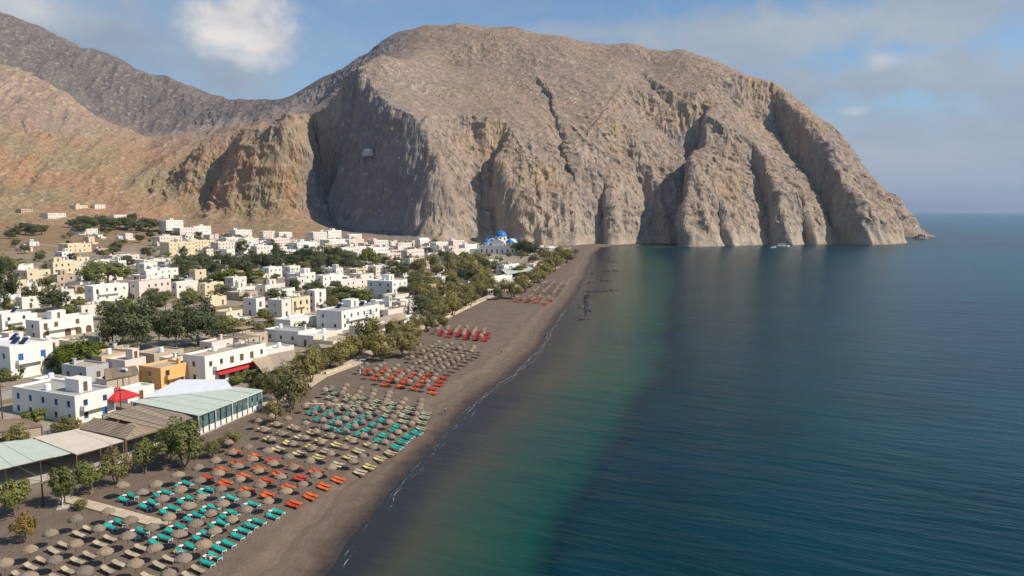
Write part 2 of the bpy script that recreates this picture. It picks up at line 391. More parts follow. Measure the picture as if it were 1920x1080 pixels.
M = {}
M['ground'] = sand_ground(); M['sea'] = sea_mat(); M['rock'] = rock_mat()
M['white'] = plaster('white_plaster', (0.80, 0.765, 0.69)); M['offwhite'] = plaster('offwhite_plaster', (0.74, 0.68, 0.59))
M['cream'] = plaster('cream_plaster', (0.72, 0.60, 0.40)); M['pink'] = plaster('pinkish_plaster', (0.76, 0.64, 0.56))
M['orange'] = plaster('orange_plaster', (0.80, 0.46, 0.17)); M['ochre'] = plaster('ochre_plaster', (0.62, 0.46, 0.27)); M['grey'] = plaster('grey_plaster', (0.45, 0.45, 0.45)); M['tan'] = plaster('tan_plaster', (0.50, 0.40, 0.30))
M['roof_white'] = plaster('white_roof', (0.74, 0.73, 0.69), 0.45); M['roof_grey'] = plaster('grey_roof', (0.42, 0.40, 0.37), 0.5); M['roof_tan'] = plaster('tan_roof', (0.50, 0.41, 0.31), 0.5)
M['glass'] = simple('window_glass', (0.035, 0.04, 0.045), 0.12, 0.2, 1.0, 0.6); M['teal_glass'] = simple('teal_glass', (0.09, 0.16, 0.16), 0.12, 0.3, 1.0, 0.6)
M['frame_white'] = simple('white_paint', (0.75, 0.75, 0.73), 0.5); M['frame_blue'] = simple('blue_paint', (0.04, 0.14, 0.38), 0.45); M['frame_brown'] = simple('brown_paint', (0.16, 0.09, 0.05), 0.55)
M['blue_dome'] = simple('blue_dome_paint', (0.025, 0.17, 0.50), 0.4, 0.1, 0.6); M['solar'] = simple('solar_collector', (0.02, 0.025, 0.07), 0.15, 0.2, 1.0, 0.6)
M['steel'] = simple('galvanised_steel', (0.45, 0.46, 0.47), 0.35); M['wood'] = simple('weathered_wood', (0.20, 0.13, 0.08), 0.8, 0.3, 3.0); M['dark_wood'] = simple('dark_wood', (0.08, 0.055, 0.04), 0.8, 0.3, 3.0)
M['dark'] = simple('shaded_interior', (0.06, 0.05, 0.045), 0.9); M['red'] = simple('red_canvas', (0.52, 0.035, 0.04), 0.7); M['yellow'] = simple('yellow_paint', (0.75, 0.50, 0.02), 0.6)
M['concrete'] = simple('pale_concrete', (0.46, 0.41, 0.35), 0.9, 0.15, 1.2); M['path'] = simple('sandy_concrete', (0.52, 0.42, 0.29), 0.9, 0.2, 0.9)


def thatch_mat(name, a, b_):
    m, nt, b = material(name, 0.95, 0.1)
    tc = nt.nodes.new('ShaderNodeTexCoord'); oi = nt.nodes.new('ShaderNodeObjectInfo')
    f = noise_n(nt, mapping(nt, tc.outputs['Object'], scale=(1, 1, 2.5)), 5.0, 4, 0.7)
    c = mixc(nt, ramp(nt, f, [(0.3, 0.0), (0.7, 1.0)]), a, b_)
    c = mixc(nt, 1.0, c, ramp(nt, oi.outputs['Random'], [(0, (0.75, 0.75, 0.75)), (0.5, (1.0, 0.95, 0.9)), (1, (1.15, 1.05, 0.9))]), 'MULTIPLY')
    nt.links.new(c, b.inputs['Base Color'])
    bp = nt.nodes.new('ShaderNodeBump'); bp.inputs['Strength'].default_value = 0.7; bp.inputs['Distance'].default_value = 0.08
    nt.links.new(f, bp.inputs['Height']); nt.links.new(bp.outputs[0], b.inputs['Normal'])
    return m


M['thatch'] = thatch_mat('palm_thatch', (0.19, 0.15, 0.115), (0.34, 0.275, 0.21))
M['reed'] = thatch_mat('reed_matting', (0.36, 0.29, 0.21), (0.55, 0.46, 0.35))
M['reed_dark'] = thatch_mat('weathered_reed_matting', (0.26, 0.21, 0.16), (0.40, 0.34, 0.27))
M['canvas_cream'] = simple('cream_canvas', (0.62, 0.53, 0.42), 0.8, 0.08, 0.5); M['canvas_green'] = simple('pale_green_sheeting', (0.50, 0.55, 0.45), 0.7, 0.06, 0.5); M['canvas_white'] = simple('white_sheeting', (0.72, 0.73, 0.74), 0.6, 0.05, 0.5)
M['mat_teal'] = simple('teal_mat', (0.012, 0.42, 0.33), 0.6, 0.12, 2.0, objrand=0.35); M['mat_red'] = simple('red_mat', (0.62, 0.060, 0.025), 0.6, 0.15, 2.0, objrand=0.35); M['mat_orange'] = simple('orange_mat', (0.70, 0.13, 0.03), 0.6, 0.12, 2.0, objrand=0.35)
M['mat_cream'] = simple('cream_slats', (0.50, 0.41, 0.28), 0.7, 0.12, 2.0, objrand=0.35); M['mat_yellow'] = simple('pale_yellow_mat', (0.58, 0.49, 0.20), 0.7, 0.12, 2.0, objrand=0.35)
M['mat_sage'] = simple('pale_sage_mat', (0.36, 0.38, 0.26), 0.7, 0.12, 2.0, objrand=0.35); M['mat_brown'] = simple('brown_slats', (0.28, 0.21, 0.15), 0.7, 0.12, 2.0, objrand=0.35); M['mat_crimson'] = simple('crimson_mat', (0.55, 0.03, 0.05), 0.6, 0.12, 2.0, objrand=0.35)
M['street'] = simple('dusty_street', (0.34, 0.29, 0.24), 0.95, 0.15, 0.4); M['plastic_white'] = simple('white_plastic', (0.78, 0.77, 0.75), 0.4, 0.05)
M['foam'] = simple('sea_foam', (0.42, 0.42, 0.41), 0.9, 0.2, 2.0); M['reefrock'] = simple('wet_beach_rock', (0.05, 0.047, 0.043), 0.55, 0.5, 0.6, 0.4, 0.6)
M['bark'] = simple('pale_bark', (0.22, 0.17, 0.12), 0.9, 0.3, 4.0, 0.1, 0.4)
M['leaf_tamarisk'] = leaf_mat('tamarisk_foliage', (0.18, 0.165, 0.058), (0.36, 0.315, 0.12)); M['leaf_green'] = leaf_mat('green_foliage', (0.13, 0.15, 0.040), (0.28, 0.285, 0.088))
M['leaf_dark'] = leaf_mat('dark_foliage', (0.078, 0.094, 0.042), (0.18, 0.20, 0.092)); M['leaf_bright'] = leaf_mat('bright_foliage', (0.075, 0.115, 0.010), (0.19, 0.23, 0.02), (0.20, 0.15, 0.02))
M['leaf_dry'] = leaf_mat('dry_yellow_foliage', (0.20, 0.14, 0.030), (0.34, 0.24, 0.06))
M['skin'] = simple('skin', (0.45, 0.26, 0.17), 0.6, 0.05); M['cloth_dark'] = simple('dark_cloth', (0.04, 0.04, 0.06), 0.9); M['cloth_yellow'] = simple('yellow_cloth', (0.75, 0.52, 0.03), 0.9)
M['cloth_blue'] = simple('blue_cloth', (0.05, 0.10, 0.32), 0.9); M['hair'] = simple('dark_hair', (0.03, 0.02, 0.015), 0.7)

# ------------------------------------------------------------------ object helpers
def link(o, parent=None):
    COL.objects.link(o)
    if parent is not None: o.parent = parent
    return o


def mesh_obj(name, verts, faces, mats, parent=None, fmat=None, smooth=False):
    me = bpy.data.meshes.new(name); me.from_pydata(verts, [], faces)
    for m in (mats if isinstance(mats, (list, tuple)) else [mats]): me.materials.append(M[m] if isinstance(m, str) else m)
    if fmat is not None: me.polygons.foreach_set('material_index', fmat)
    if smooth: me.polygons.foreach_set('use_smooth', [True] * len(me.polygons))
    me.update()
    return link(bpy.data.objects.new(name, me), parent)


def tag(o, label=None, cat=None, group=None, kind=None):
    if label: o['label'] = label
    if cat: o['category'] = cat
    if group: o['group'] = group
    if kind: o['kind'] = kind
    return o


def empty(name, loc, rz=0.0, label=None, cat=None, group=None):
    o = bpy.data.objects.new(name, None); o.empty_display_size = 0.3
    o.location = loc; o.rotation_euler = (0, 0, rz); link(o)
    return tag(o, label, cat, group)


class MB:
    """collects shapes for one mesh"""
    def __init__(s): s.v = []; s.f = []; s.m = []

    def add(s, vs, fs, mi=0):
        n = len(s.v); s.v += [tuple(p) for p in vs]
        for f in fs: s.f.append(tuple(i + n for i in f)); s.m.append(mi)
        return s

    def box(s, x0, x1, y0, y1, z0, z1, mi=0):
        return s.add([(x0, y0, z0), (x1, y0, z0), (x1, y1, z0), (x0, y1, z0), (x0, y0, z1), (x1, y0, z1), (x1, y1, z1), (x0, y1, z1)],
                     [(0, 3, 2, 1), (4, 5, 6, 7), (0, 1, 5, 4), (1, 2, 6, 5), (2, 3, 7, 6), (3, 0, 4, 7)], mi)

    def obox(s, c, ux, uy, uz, hx, hy, hz, mi=0):
        c = Vector(c); vs = []
        for k in (-1, 1):
            for (i, j) in ((-1, -1), (1, -1), (1, 1), (-1, 1)): vs.append(c + Vector(ux) * (hx * i) + Vector(uy) * (hy * j) + Vector(uz) * (hz * k))
        return s.add(vs, [(0, 3, 2, 1), (4, 5, 6, 7), (0, 1, 5, 4), (1, 2, 6, 5), (2, 3, 7, 6), (3, 0, 4, 7)], mi)

    def tube(s, pts, rad, n=6, mi=0, cap=True):
        pts = [Vector(p) for p in pts]
        rad = rad if isinstance(rad, (list, tuple)) else [rad] * len(pts)
        vs = []
        for i, p in enumerate(pts):
            d = (pts[min(i + 1, len(pts) - 1)] - pts[max(i - 1, 0)]).normalized()
            a = d.cross(Vector((0, 0, 1))) if abs(d.z) < 0.95 else d.cross(Vector((1, 0, 0)))
            a.normalize(); b = d.cross(a)
            for k in range(n):
                an = 2 * math.pi * k / n; vs.append(p + (a * math.cos(an) + b * math.sin(an)) * rad[i])
        fs = [(i * n + k, i * n + (k + 1) % n, (i + 1) * n + (k + 1) % n, (i + 1) * n + k) for i in range(len(pts) - 1) for k in range(n)]
        if cap: fs += [tuple(range(n - 1, -1, -1)), tuple((len(pts) - 1) * n + k for k in range(n))]
        return s.add(vs, fs, mi)

    def lathe(s, prof, n=16, c=(0, 0, 0), mi=0):
        vs = []
        for (r, z) in prof:
            for k in range(n): a = 2 * math.pi * k / n; vs.append((c[0] + r * math.cos(a), c[1] + r * math.sin(a), c[2] + z))
        fs = [(i * n + k, i * n + (k + 1) % n, (i + 1) * n + (k + 1) % n, (i + 1) * n + k) for i in range(len(prof) - 1) for k in range(n)]
        return s.add(vs, fs, mi)

    def build(s, name, mats, parent=None, smooth=False):
        return mesh_obj(name, s.v, s.f, mats, parent, s.m if isinstance(mats, (list, tuple)) and len(mats) > 1 else None, smooth)


def grid_mesh(name, X, Y, Z, mat, attrs=None, smooth=True):
    nr, nc = X.shape; me = bpy.data.meshes.new(name)
    co = np.stack([X, Y, Z], -1).reshape(-1, 3).astype(np.float32)
    idx = np.arange(nr * nc).reshape(nr, nc)
    q = np.stack([idx[:-1, :-1], idx[:-1, 1:], idx[1:, 1:], idx[1:, :-1]], -1).reshape(-1, 4).astype(np.int32)
    me.vertices.add(len(co)); me.vertices.foreach_set('co', co.ravel())
    me.loops.add(q.size); me.loops.foreach_set('vertex_index', q.ravel())
    me.polygons.add(len(q)); me.polygons.foreach_set('loop_start', np.arange(0, q.size, 4, dtype=np.int32))
    me.polygons.foreach_set('use_smooth', np.full(len(q), smooth))
    me.update(calc_edges=True)
    for k, a in (attrs or {}).items():
        at_ = me.attributes.new(k, 'FLOAT', 'POINT'); at_.data.foreach_set('value', a.reshape(-1).astype(np.float32))
    me.materials.append(M[mat]); return link(bpy.data.objects.new(name, me))


def spaced(*segs):
    out = []
    for a, b, st in segs: out += list(np.arange(a, b, st))
    out.append(segs[-1][1]); return np.array(out)


# ------------------------------------------------------------------ ground, sea
def build_ground():
    xs = spaced((-1900, -700, 24), (-700, -260, 8), (-260, -90, 2.4), (-90, 45, 0.8), (45, 130, 2.0), (130, 1000, 60))
    ys = spaced((-420, 30, 15), (30, 240, 0.9), (240, 420, 1.8), (420, 900, 4), (900, 1900, 16))
    X, Y = np.meshgrid(xs, ys)
    Z = ground_z(X, Y); T = shore_t(X, Y)
    # footprints, raked furrows and tide steps on the sand
    beach = sstep(1, 6, T) * (1 - sstep(48, 60, T))
    Z = Z + beach * (0.10 * fbm(X * 0.5, Y * 0.5, 21, 3) + 0.08 * fbm(X * 0.12, Y * 0.12, 22, 3))
    Z = Z + 0.16 * np.exp(-((T - 9.5 - 1.5 * fbm(X * 0.05, Y * 0.05, 31, 2)) / 1.2) ** 2) - 0.14 * np.exp(-((T - 6.2 - 1.2 * fbm(X * 0.05, Y * 0.05, 33, 2)) / 0.9) ** 2)
    Z = np.maximum(Z, -25)
    tag(grid_mesh('ground', X, Y, Z, 'ground', {'shore': T}), kind='structure')


def build_sea():
    th = np.linspace(R(-25), R(100), 330)        # fan seaward of a point on shore
    r = np.concatenate([np.linspace(0, 260, 200), 260 * (60000 / 260) ** np.linspace(0.012, 1, 110)])
    TH, RR = np.meshgrid(th, r)
    X = -150 + RR * np.sin(TH); Y = -40 + RR * np.cos(TH)
    T = -polydist(X, Y, SHORE)[0]
    edge = np.interp(Y, [60, 100, 130, 176, 282, 430, 620, 800], [23, 26, 31, 34, 40, 52, 66, 60])
    D = np.clip(T, 0, None) / edge
    D = np.where(D < 1.15, D, 1.15 + 0.85 * np.clip((T - edge * 1.15) / 900, 0, 1))
    tag(grid_mesh('sea', X, Y, np.zeros_like(X), 'sea', {'depth': D}), kind='structure')


# ------------------------------------------------------------------ the mountains
def pt(x, y, depth):
    d = px_dir(x, y); t = depth / d.y
    return (d.x * t, depth, CAMZ + d.z * t)


def rbf(P, c=25.0, smooth=0.0):
    P = np.array(P, float); xy = P[:, :2] / 1000.0; z = P[:, 2]; c = c / 1000.0
    D = np.sqrt(((xy[:, None] - xy[None]) ** 2).sum(-1) + c * c)
    n = len(P); A = np.zeros((n + 3, n + 3)); A[:n, :n] = D - np.eye(n) * smooth
    A[:n, n] = 1; A[:n, n + 1:] = xy; A[n, :n] = 1; A[n + 1:, :n] = xy.T
    w = np.linalg.solve(A, np.concatenate([z, [0, 0, 0]]))

    def ev(X, Y):
        sh = X.shape; x = X.ravel() / 1000.0; y = Y.ravel() / 1000.0
        out = w[n] + w[n + 1] * x + w[n + 2] * y
        for i in range(n): out = out + w[i] * np.sqrt((x - xy[i, 0]) ** 2 + (y - xy[i, 1]) ** 2 + c * c)
        return out.reshape(sh)
    return ev


# the big headland: skyline, crest, slopes, cliffs and foot
SKY_M = [(520, 182, 1640), (560, 165, 1590), (620, 138, 1520), (680, 104, 1450), (740, 62, 1390), (800, 50, 1340), (860, 45, 1300), (960, 52, 1270), (1060, 68, 1250), (1180, 80, 1230), (1280, 92, 1210),
         (1340, 110, 1190), (1400, 138, 1170), (1450, 155, 1150), (1490, 185, 1130), (1520, 212, 1110), (1560, 245, 1090), (1590, 280, 1065), (1620, 320, 1040), (1645, 355, 1010), (1665, 405, 985)]
CREST = [(684, 126, 1075), (708, 107, 1120), (781, 97, 1200), (806, 81, 1245), (838, 56, 1290)]
FACE = [(690, 175, 1025), (740, 215, 960), (780, 265, 925), (810, 320, 900), (830, 370, 885), (840, 430, 872),
        (800, 180, 1060), (850, 120, 1180), (880, 260, 960), (900, 360, 905), (930, 430, 885), (950, 180, 1080), (960, 120, 1170), (1000, 280, 960), (1010, 390, 900), (1040, 440, 885),
        (1080, 180, 1085), (1100, 110, 1190), (1120, 300, 960), (1120, 400, 900), (1200, 200, 1060), (1200, 330, 935), (1200, 410, 900), (1220, 120, 1180), (1320, 200, 1060), (1320, 300, 965), (1320, 400, 905),
        (1420, 220, 1060), (1420, 310, 975), (1420, 400, 915), (1500, 270, 1030), (1500, 350, 965), (1500, 420, 915), (1570, 330, 1000), (1580, 400, 945), (1630, 400, 960),
        (620, 198, 1125), (590, 222, 1150), (640, 165, 1300), (590, 195, 1380), (560, 228, 1120), (520, 235, 1150), (720, 100, 1290)]
FOOT = [(840, 447, 868), (930, 452, 872), (1040, 458, 878), (1120, 461, 882), (1200, 462, 884), (1300, 462, 886), (1400, 462, 890), (1480, 461, 896), (1560, 460, 910), (1640, 458, 935), (1682, 456, 958)]
# inland: left massif, saddle, foothills
LOW = [(0, 30, 2100), (100, 62, 2000), (200, 100, 1900), (300, 145, 1800), (360, 172, 1750), (440, 190, 1700), (500, 185, 1660), (-200, -20, 2200), (-500, -40, 2300),
       (0, 125, 1330), (60, 137, 1340), (100, 165, 1330), (150, 200, 1330), (190, 232, 1320), (225, 262, 1320), (-200, 110, 1250), (-400, 140, 1200),
       (235, 262, 1480), (240, 200, 1640), (130, 150, 1700), (0, 90, 1760), (60, 170, 1480), (340, 200, 1640), (330, 245, 1480), (400, 230, 1520), (450, 240, 1420), (300, 278, 1330), (380, 268, 1330),
       (480, 245, 1240), (420, 280, 1210), (350, 300, 1200), (270, 305, 1200), (200, 300, 1180), (100, 270, 1150), (0, 250, 1120), (-200, 240, 1050),
       (540, 300, 1040), (500, 330, 1022), (500, 255, 1078), (450, 272, 1095), (400, 302, 1110), (420, 340, 1100), (320, 345, 1100), (230, 350, 1080), (120, 345, 1040), (0, 340, 1000), (-200, 330, 950),
       (560, 392, 1002), (480, 390, 992), (400, 385, 1050), (300, 388, 1020), (200, 385, 990), (100, 385, 950), (0, 385, 900), (-200, 380, 850),
       (640, 418, 1060), (560, 420, 965), (460, 417, 965), (360, 412, 985), (260, 410, 950), (140, 412, 905), (0, 414, 840), (-200, 415, 790), (700, 432, 1000), (760, 436, 950)]
CLIFF = [(-70, 840), (-80, 868), (-112, 905), (-150, 942), (-190, 985), (-232, 1030), (-256, 1062), (-274, 1088), (-290, 1052), (-318, 1034), (-350, 1040), (-382, 1078), (-420, 1150), (-450, 1240), (-480, 1400), (-520, 1560), (-560, 2600)]
GULLIES = [  # pixels down the recess, how far it is set back, width of its right wall, width of its floor
    ([(945, 225), (922, 300), (935, 360), (965, 448)], 48, 6, 56), ([(1128, 300), (1124, 370), (1134, 455)], 24, 5, 20), ([(1320, 178), (1300, 260), (1268, 340), (1258, 400), (1266, 455)], 66, 7, 70),
    ([(1165, 215), (1205, 280), (1245, 350)], 16, 6, 34), ([(1395, 235), (1425, 300), (1450, 370), (1485, 430), (1505, 458)], 50, 7, 54), ([(1440, 150), (1480, 215), (1515, 255), (1560, 330), (1600, 405), (1618, 455)], 58, 8, 60),
    ([(1490, 330), (1530, 385), (1565, 455)], 32, 6, 30), ([(875, 200), (900, 260), (910, 330), (905, 450)], 12, 6, 34),
    ([(1010, 140), (1035, 200), (1055, 260)], 9, 6, 40), ([(1200, 130), (1260, 180), (1300, 200)], 12, 6, 44), ([(1335, 330), (1352, 400), (1368, 458)], 15, 5, 26), ([(1000, 400), (1004, 455)], 18, 5, 26)]


class Terrain:
    def __init__(s):
        pm = [pt(*a) for a in SKY_M + CREST + FACE + FOOT]
        for a in SKY_M[::2]:
            q = pt(*a); pm.append((q[0] * 1.04, q[1] + 260, q[2] * 0.55)); pm.append((q[0] * 1.08, q[1] + 640, q[2] * 0.12 - 20))
        for a in FOOT[3:]:
            q = pt(*a); pm.append((q[0] + 8, q[1] - 40, -26)); pm.append((q[0] + 30, q[1] - 160, -50))
        pm += [(545, 985, -22), (570, 1040, -26), (610, 1150, -30), (640, 1350, -32), (640, 1700, -40), (-60, 800, 6), (0, 820, 4), (60, 830, 2), (-500, 1450, 268), (-560, 1600, 285)]
        s.m = rbf(pm, 12.0)
        pl = [pt(*a) for a in LOW]
        for a in LOW[:7]:
            q = pt(*a); pl.append((q[0] * 1.3, q[1] * 1.3, q[2] * 0.6)); pl.append((q[0] * 1.7, q[1] * 1.7, q[2] * 0.2))
        pl += [(-330, 1250, 120), (-250, 1100, 30), (-180, 1030, 22), (-60, 900, 10), (60, 900, 0), (0, 780, 3), (-200, 850, 10), (-400, 850, 20), (-900, 700, 30), (-400, 700, 12), (-300, 1400, 230), (-100, 1500, 250), (300, 1500, 50)]
        s.l = rbf(pl, 30.0)
        s.g = []
        s.gull = []
        for pix, dep, wr, wl in GULLIES:
            s.gull.append(([s.hit(x, y) for (x, y) in pix], dep, wr, wl))

    def base(s, X, Y):
        e, par = polydist(X, Y, CLIFF)
        e = -e      # positive on the headland's side (right of travel)
        e = e + 14 * fbm(X * 0.012, Y * 0.012, 41, 3) + 6 * (fbm(X * 0.028, Y * 0.028, 43, 3, 0.55, True) - 0.35) + 1.5 * fbm(X * 0.09, Y * 0.09, 42, 3, 0.6, True)
        wdt = np.interp(par, [0, 1, 3, 8, 9, 10.3, 11, 12, 14, 16], [22, 22, 34, 34, 30, 90, 170, 200, 200, 200])
        k = sstep(-0.5, 1.0, e / wdt)
        L = s.l(X, Y); Mz = s.m(X, Y)
        s.k = k
        return L + (Mz - L) * k

    def hit(s, x, y):
        d = px_dir(x, y); ys = np.linspace(860, 1700, 600); t = ys / d.y
        X = d.x * t; Z = CAMZ + d.z * t; Hh = s.base(X[None], ys[None])[0]
        i = int(np.argmax(Hh > Z)) or 40
        return (float(X[i]), float(ys[i]))

    def height(s, X, Y):
        # the face is set back in recesses whose right walls throw them into shade, and broken into ribs down the fall line
        nx = fbm(X * 0.02, Y * 0.02, 51, 4); ny = fbm(X * 0.02, Y * 0.02, 52, 4); wx = X + 9 * nx; wy = Y + 9 * ny
        back = np.zeros_like(X)
        for P, dep, wr, wl in s.gull:
            dd, par = polydist(wx, wy, P)
            dn = np.where(dd > 0, dd / wr, -dd / wl)
            fade = sstep(0.0, 0.55, par) * (0.7 + 0.3 * np.clip(par / (len(P) - 1), 0, 1))
            back = back + 1.2 * dep * fade * np.where(dd > 0, np.exp(-np.clip(dn, 0, None) ** 2), np.clip(1 - dn / 1.75, 0, 1) ** 0.9)
        ac = 0.90 * wx + 0.44 * wy; al = -0.44 * wx + 0.90 * wy
        saw = lambda v: np.where(v < 0.72, v / 0.72, (1 - v) / 0.28)
        n1 = vnoise(ac * 0.010, al * 0.0028, 83); n2 = vnoise(ac * 0.026, al * 0.008, 84); n3 = vnoise(ac * 0.066, al * 0.022, 85)
        ribs = 7 * (1 - np.abs(2 * n1 - 1)) + 5 * (1 - np.abs(2 * n2 - 1)) + 3.5 * (1 - np.abs(2 * n3 - 1))
        H0 = s.base(X, Y); lowf = 1 - 0.72 * sstep(110, 230, H0)
        back = back - (ribs - 8) * lowf * s.k
        H = s.base(X, Y - back); k = s.k
        up = sstep(0, 60, H)
        rr = fbm(X * 0.016 + 0.004 * Y, Y * 0.006, 61, 4, 0.55, True)
        H = H + up * (6 * fbm(X * 0.009, Y * 0.009, 62, 3) + 1.0 * fbm(X * 0.05, Y * 0.05, 63, 4, 0.6, True)) + up * (1 - k) * 12 * (rr - 0.4)
        return H


def build_mountain():
    T = Terrain()
    u = np.linspace(-700, 1830, 1150) ; u = (u - 960) / F      # bearings
    r = spaced((780, 866, 7), (866, 1110, 1.35), (1110, 1340, 2.6), (1340, 2300, 7), (2300, 3600, 60))
    U, YY = np.meshgrid(u, r); X = U * YY; Y = YY
    H = T.height(X, Y)
    g = ground_z(X, Y)
    t = polydist(X, Y, SHORE)[0]
    H = np.maximum(H, 82 * np.exp(-((X - 678) / 40) ** 2 - ((Y - 1345) / 70) ** 2) - 7 + 7 * fbm(X * 0.03, Y * 0.03, 71, 4, 0.6, True) * np.exp(-((X - 690) / 60) ** 2))
    H = np.where(Y < 850, np.minimum(H, g - 3), H)
    H = np.where(H < -30, -30, H)
    # push the surface in and out along its own normal: broken rock on the steep faces
    dHr = np.gradient(H, axis=0); dHc = np.gradient(H, axis=1); Xr = np.gradient(X, axis=0); Xc = np.gradient(X, axis=1); Yr = np.gradient(Y, axis=0)
    hx = dHc / np.maximum(Xc, 1e-6); hy = (dHr - hx * Xr) / np.maximum(Yr, 1e-6)
    nl = np.sqrt(hx * hx + hy * hy + 1); NX, NY, NZ = -hx / nl, -hy / nl, 1 / nl
    st = sstep(0.62, 1.35, np.sqrt(hx * hx + hy * hy)); rough = (0.10 + 0.90 * st) * sstep(2, 25, H) * (1 - sstep(1500, 2000, Y))
    dsp = 0.0
    for fq, am in ((0.017, 5.0), (0.04, 4.2), (0.10, 3.0), (0.24, 1.8)):
        n3 = vnoise3(X * fq, Y * fq, H * fq * 0.85, int(fq * 1000)); dsp = dsp + am * (0.72 - np.abs(2 * n3 - 1) * 1.5)
    ew = -polydist(X, Y, CLIFF)[0]; calm = sstep(-80, -30, ew) * (1 - sstep(18, 45, ew)) * (1 - sstep(1060, 1085, Y)) * sstep(-280, -262, X)
    amp = rough * dsp * (1 - 0.45 * calm); X = X + NX * amp; Y = Y + NY * amp; H = H + NZ * amp * 0.8
    ec = -polydist(X, Y, CLIFF)[0]; wall = sstep(-75, -25, ec) * (1 - sstep(20, 55, ec)) * (1 - sstep(1075, 1110, Y)) * sstep(-92, -120, X) * sstep(-305, -275, X)
    grey = sstep(1380, 1560, Y) * sstep(-260, -420, X) + 0.80 * sstep(1130, 1280, Y) * sstep(-140, -240, X) * T.k * (1 - wall) + 0.78 * wall  # massif, upper left ridge and cliff wall carry painted shade in this grey
    earth = (1 - T.k) * (1 - sstep(110, 230, H)) * sstep(-60, -160, X) * (1 - wall)
    cy = Y * math.cos(PITCH) - (H - CAMZ) * math.sin(PITCH); T.pu = 960 + F * X / cy; T.pv = 540 - F * (Y * math.sin(PITCH) + (H - CAMZ) * math.cos(PITCH)) / cy; T.X, T.Y, T.H = X, Y, H
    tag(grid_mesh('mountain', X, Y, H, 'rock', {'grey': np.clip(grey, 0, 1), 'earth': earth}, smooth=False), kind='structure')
    return T


build_ground(); build_sea(); TERRAIN = build_mountain()

# ================================================================== THINGS
rng = random.Random(7)
PHI = R(24.5)
ORD = ['zeroth', 'first', 'second', 'third', 'fourth', 'fifth', 'sixth', 'seventh', 'eighth', 'ninth', 'tenth', 'eleventh', 'twelfth', 'thirteenth', 'fourteenth', 'fifteenth', 'sixteenth', 'seventeenth', 'eighteenth', 'nineteenth']
TENS = {20: ('twentieth', 'twenty'), 30: ('thirtieth', 'thirty'), 40: ('fortieth', 'forty'), 50: ('fiftieth', 'fifty'), 60: ('sixtieth', 'sixty'), 70: ('seventieth', 'seventy'), 80: ('eightieth', 'eighty'), 90: ('ninetieth', 'ninety'), 100: ('hundredth', 'hundred')}


def ordn(n):
    if n > 100: return 'hundred-' + ordn(n - 100)
    if n < 20: return ORD[n]
    t = n // 10 * 10
    return TENS[t][0] if n == t else TENS[t][1] + '-' + ORD[n - t]


_cache = {}


def inst(name, key, maker, parent, loc=(0, 0, 0), rz=0.0):
    """a mesh object sharing its mesh with all others of the same key"""
    if key not in _cache:
        mb, mats, sm = maker(); me_o = mb.build(name, mats, None, sm); me = me_o.data; bpy.data.objects.remove(me_o); _cache[key] = me
    o = bpy.data.objects.new(name, _cache[key]); o.location = loc; o.rotation_euler = (0, 0, rz)
    return link(o, parent)


# ------------------------------------------------------------------ houses
def wall_face(mb, o, u, n, W, Hh, ops, mi=0, dep=0.2):
    o, u, n = Vector(o), Vector(u), Vector(n); zv = Vector((0, 0, 1))
    us = sorted({0.0, W} | {a for op in ops for a in op[:2]}); zs = sorted({0.0, Hh} | {a for op in ops for a in op[2:4]})
    P = lambda a, z, d=0.0: o + u * a + zv * z - n * d
    for i in range(len(us) - 1):
        for j in range(len(zs) - 1):
            uc, zc = (us[i] + us[i + 1]) / 2, (zs[j] + zs[j + 1]) / 2
            if any(op[0] < uc < op[1] and op[2] < zc < op[3] for op in ops): continue
            mb.add([P(us[i], zs[j]), P(us[i + 1], zs[j]), P(us[i + 1], zs[j + 1]), P(us[i], zs[j + 1])], [(0, 1, 2, 3)], mi)
    for op in ops:
        a, b, c, d = op[:4]
        mb.add([P(a, c), P(a, d), P(a, d, dep), P(a, c, dep), P(b, c), P(b, d), P(b, d, dep), P(b, c, dep)], [(0, 1, 2, 3), (4, 7, 6, 5), (1, 5, 6, 2), (0, 3, 7, 4)], mi)
        if len(op) > 4 and op[4]:      # round-headed opening: fill the corners above the arc
            r = (b - a) / 2; cx = (a + b) / 2; zc = d - r
            for sg in (-1, 1):
                arc = [P(cx + sg * r * math.sin(t), zc + r * math.cos(t), 0.03) for t in [k * math.pi / 2 / 6 for k in range(7)]]
                mb.add([P(cx + sg * r, d, 0.03)] + arc, [(0, k, k + 1) for k in range(1, 7)], mi)


def window_mesh(w, h, fm, bars=True):
    def mk():
        m = MB(); t = 0.07
        m.box(-w / 2, w / 2, -0.05, 0, 0, t); m.box(-w / 2, w / 2, -0.05, 0, h - t, h); m.box(-w / 2, -w / 2 + t, -0.05, 0, t, h - t); m.box(w / 2 - t, w / 2, -0.05, 0, t, h - t)
        if bars: m.box(-t / 2, t / 2, -0.045, 0, t, h - t)
        return m, fm, False
    return mk


def pane_mesh(w, h, gm='glass'):
    def mk():
        m = MB(); m.box(-w / 2 + 0.02, w / 2 - 0.02, 0.0, 0.03, 0.02, h - 0.02); return m, gm, False
    return mk


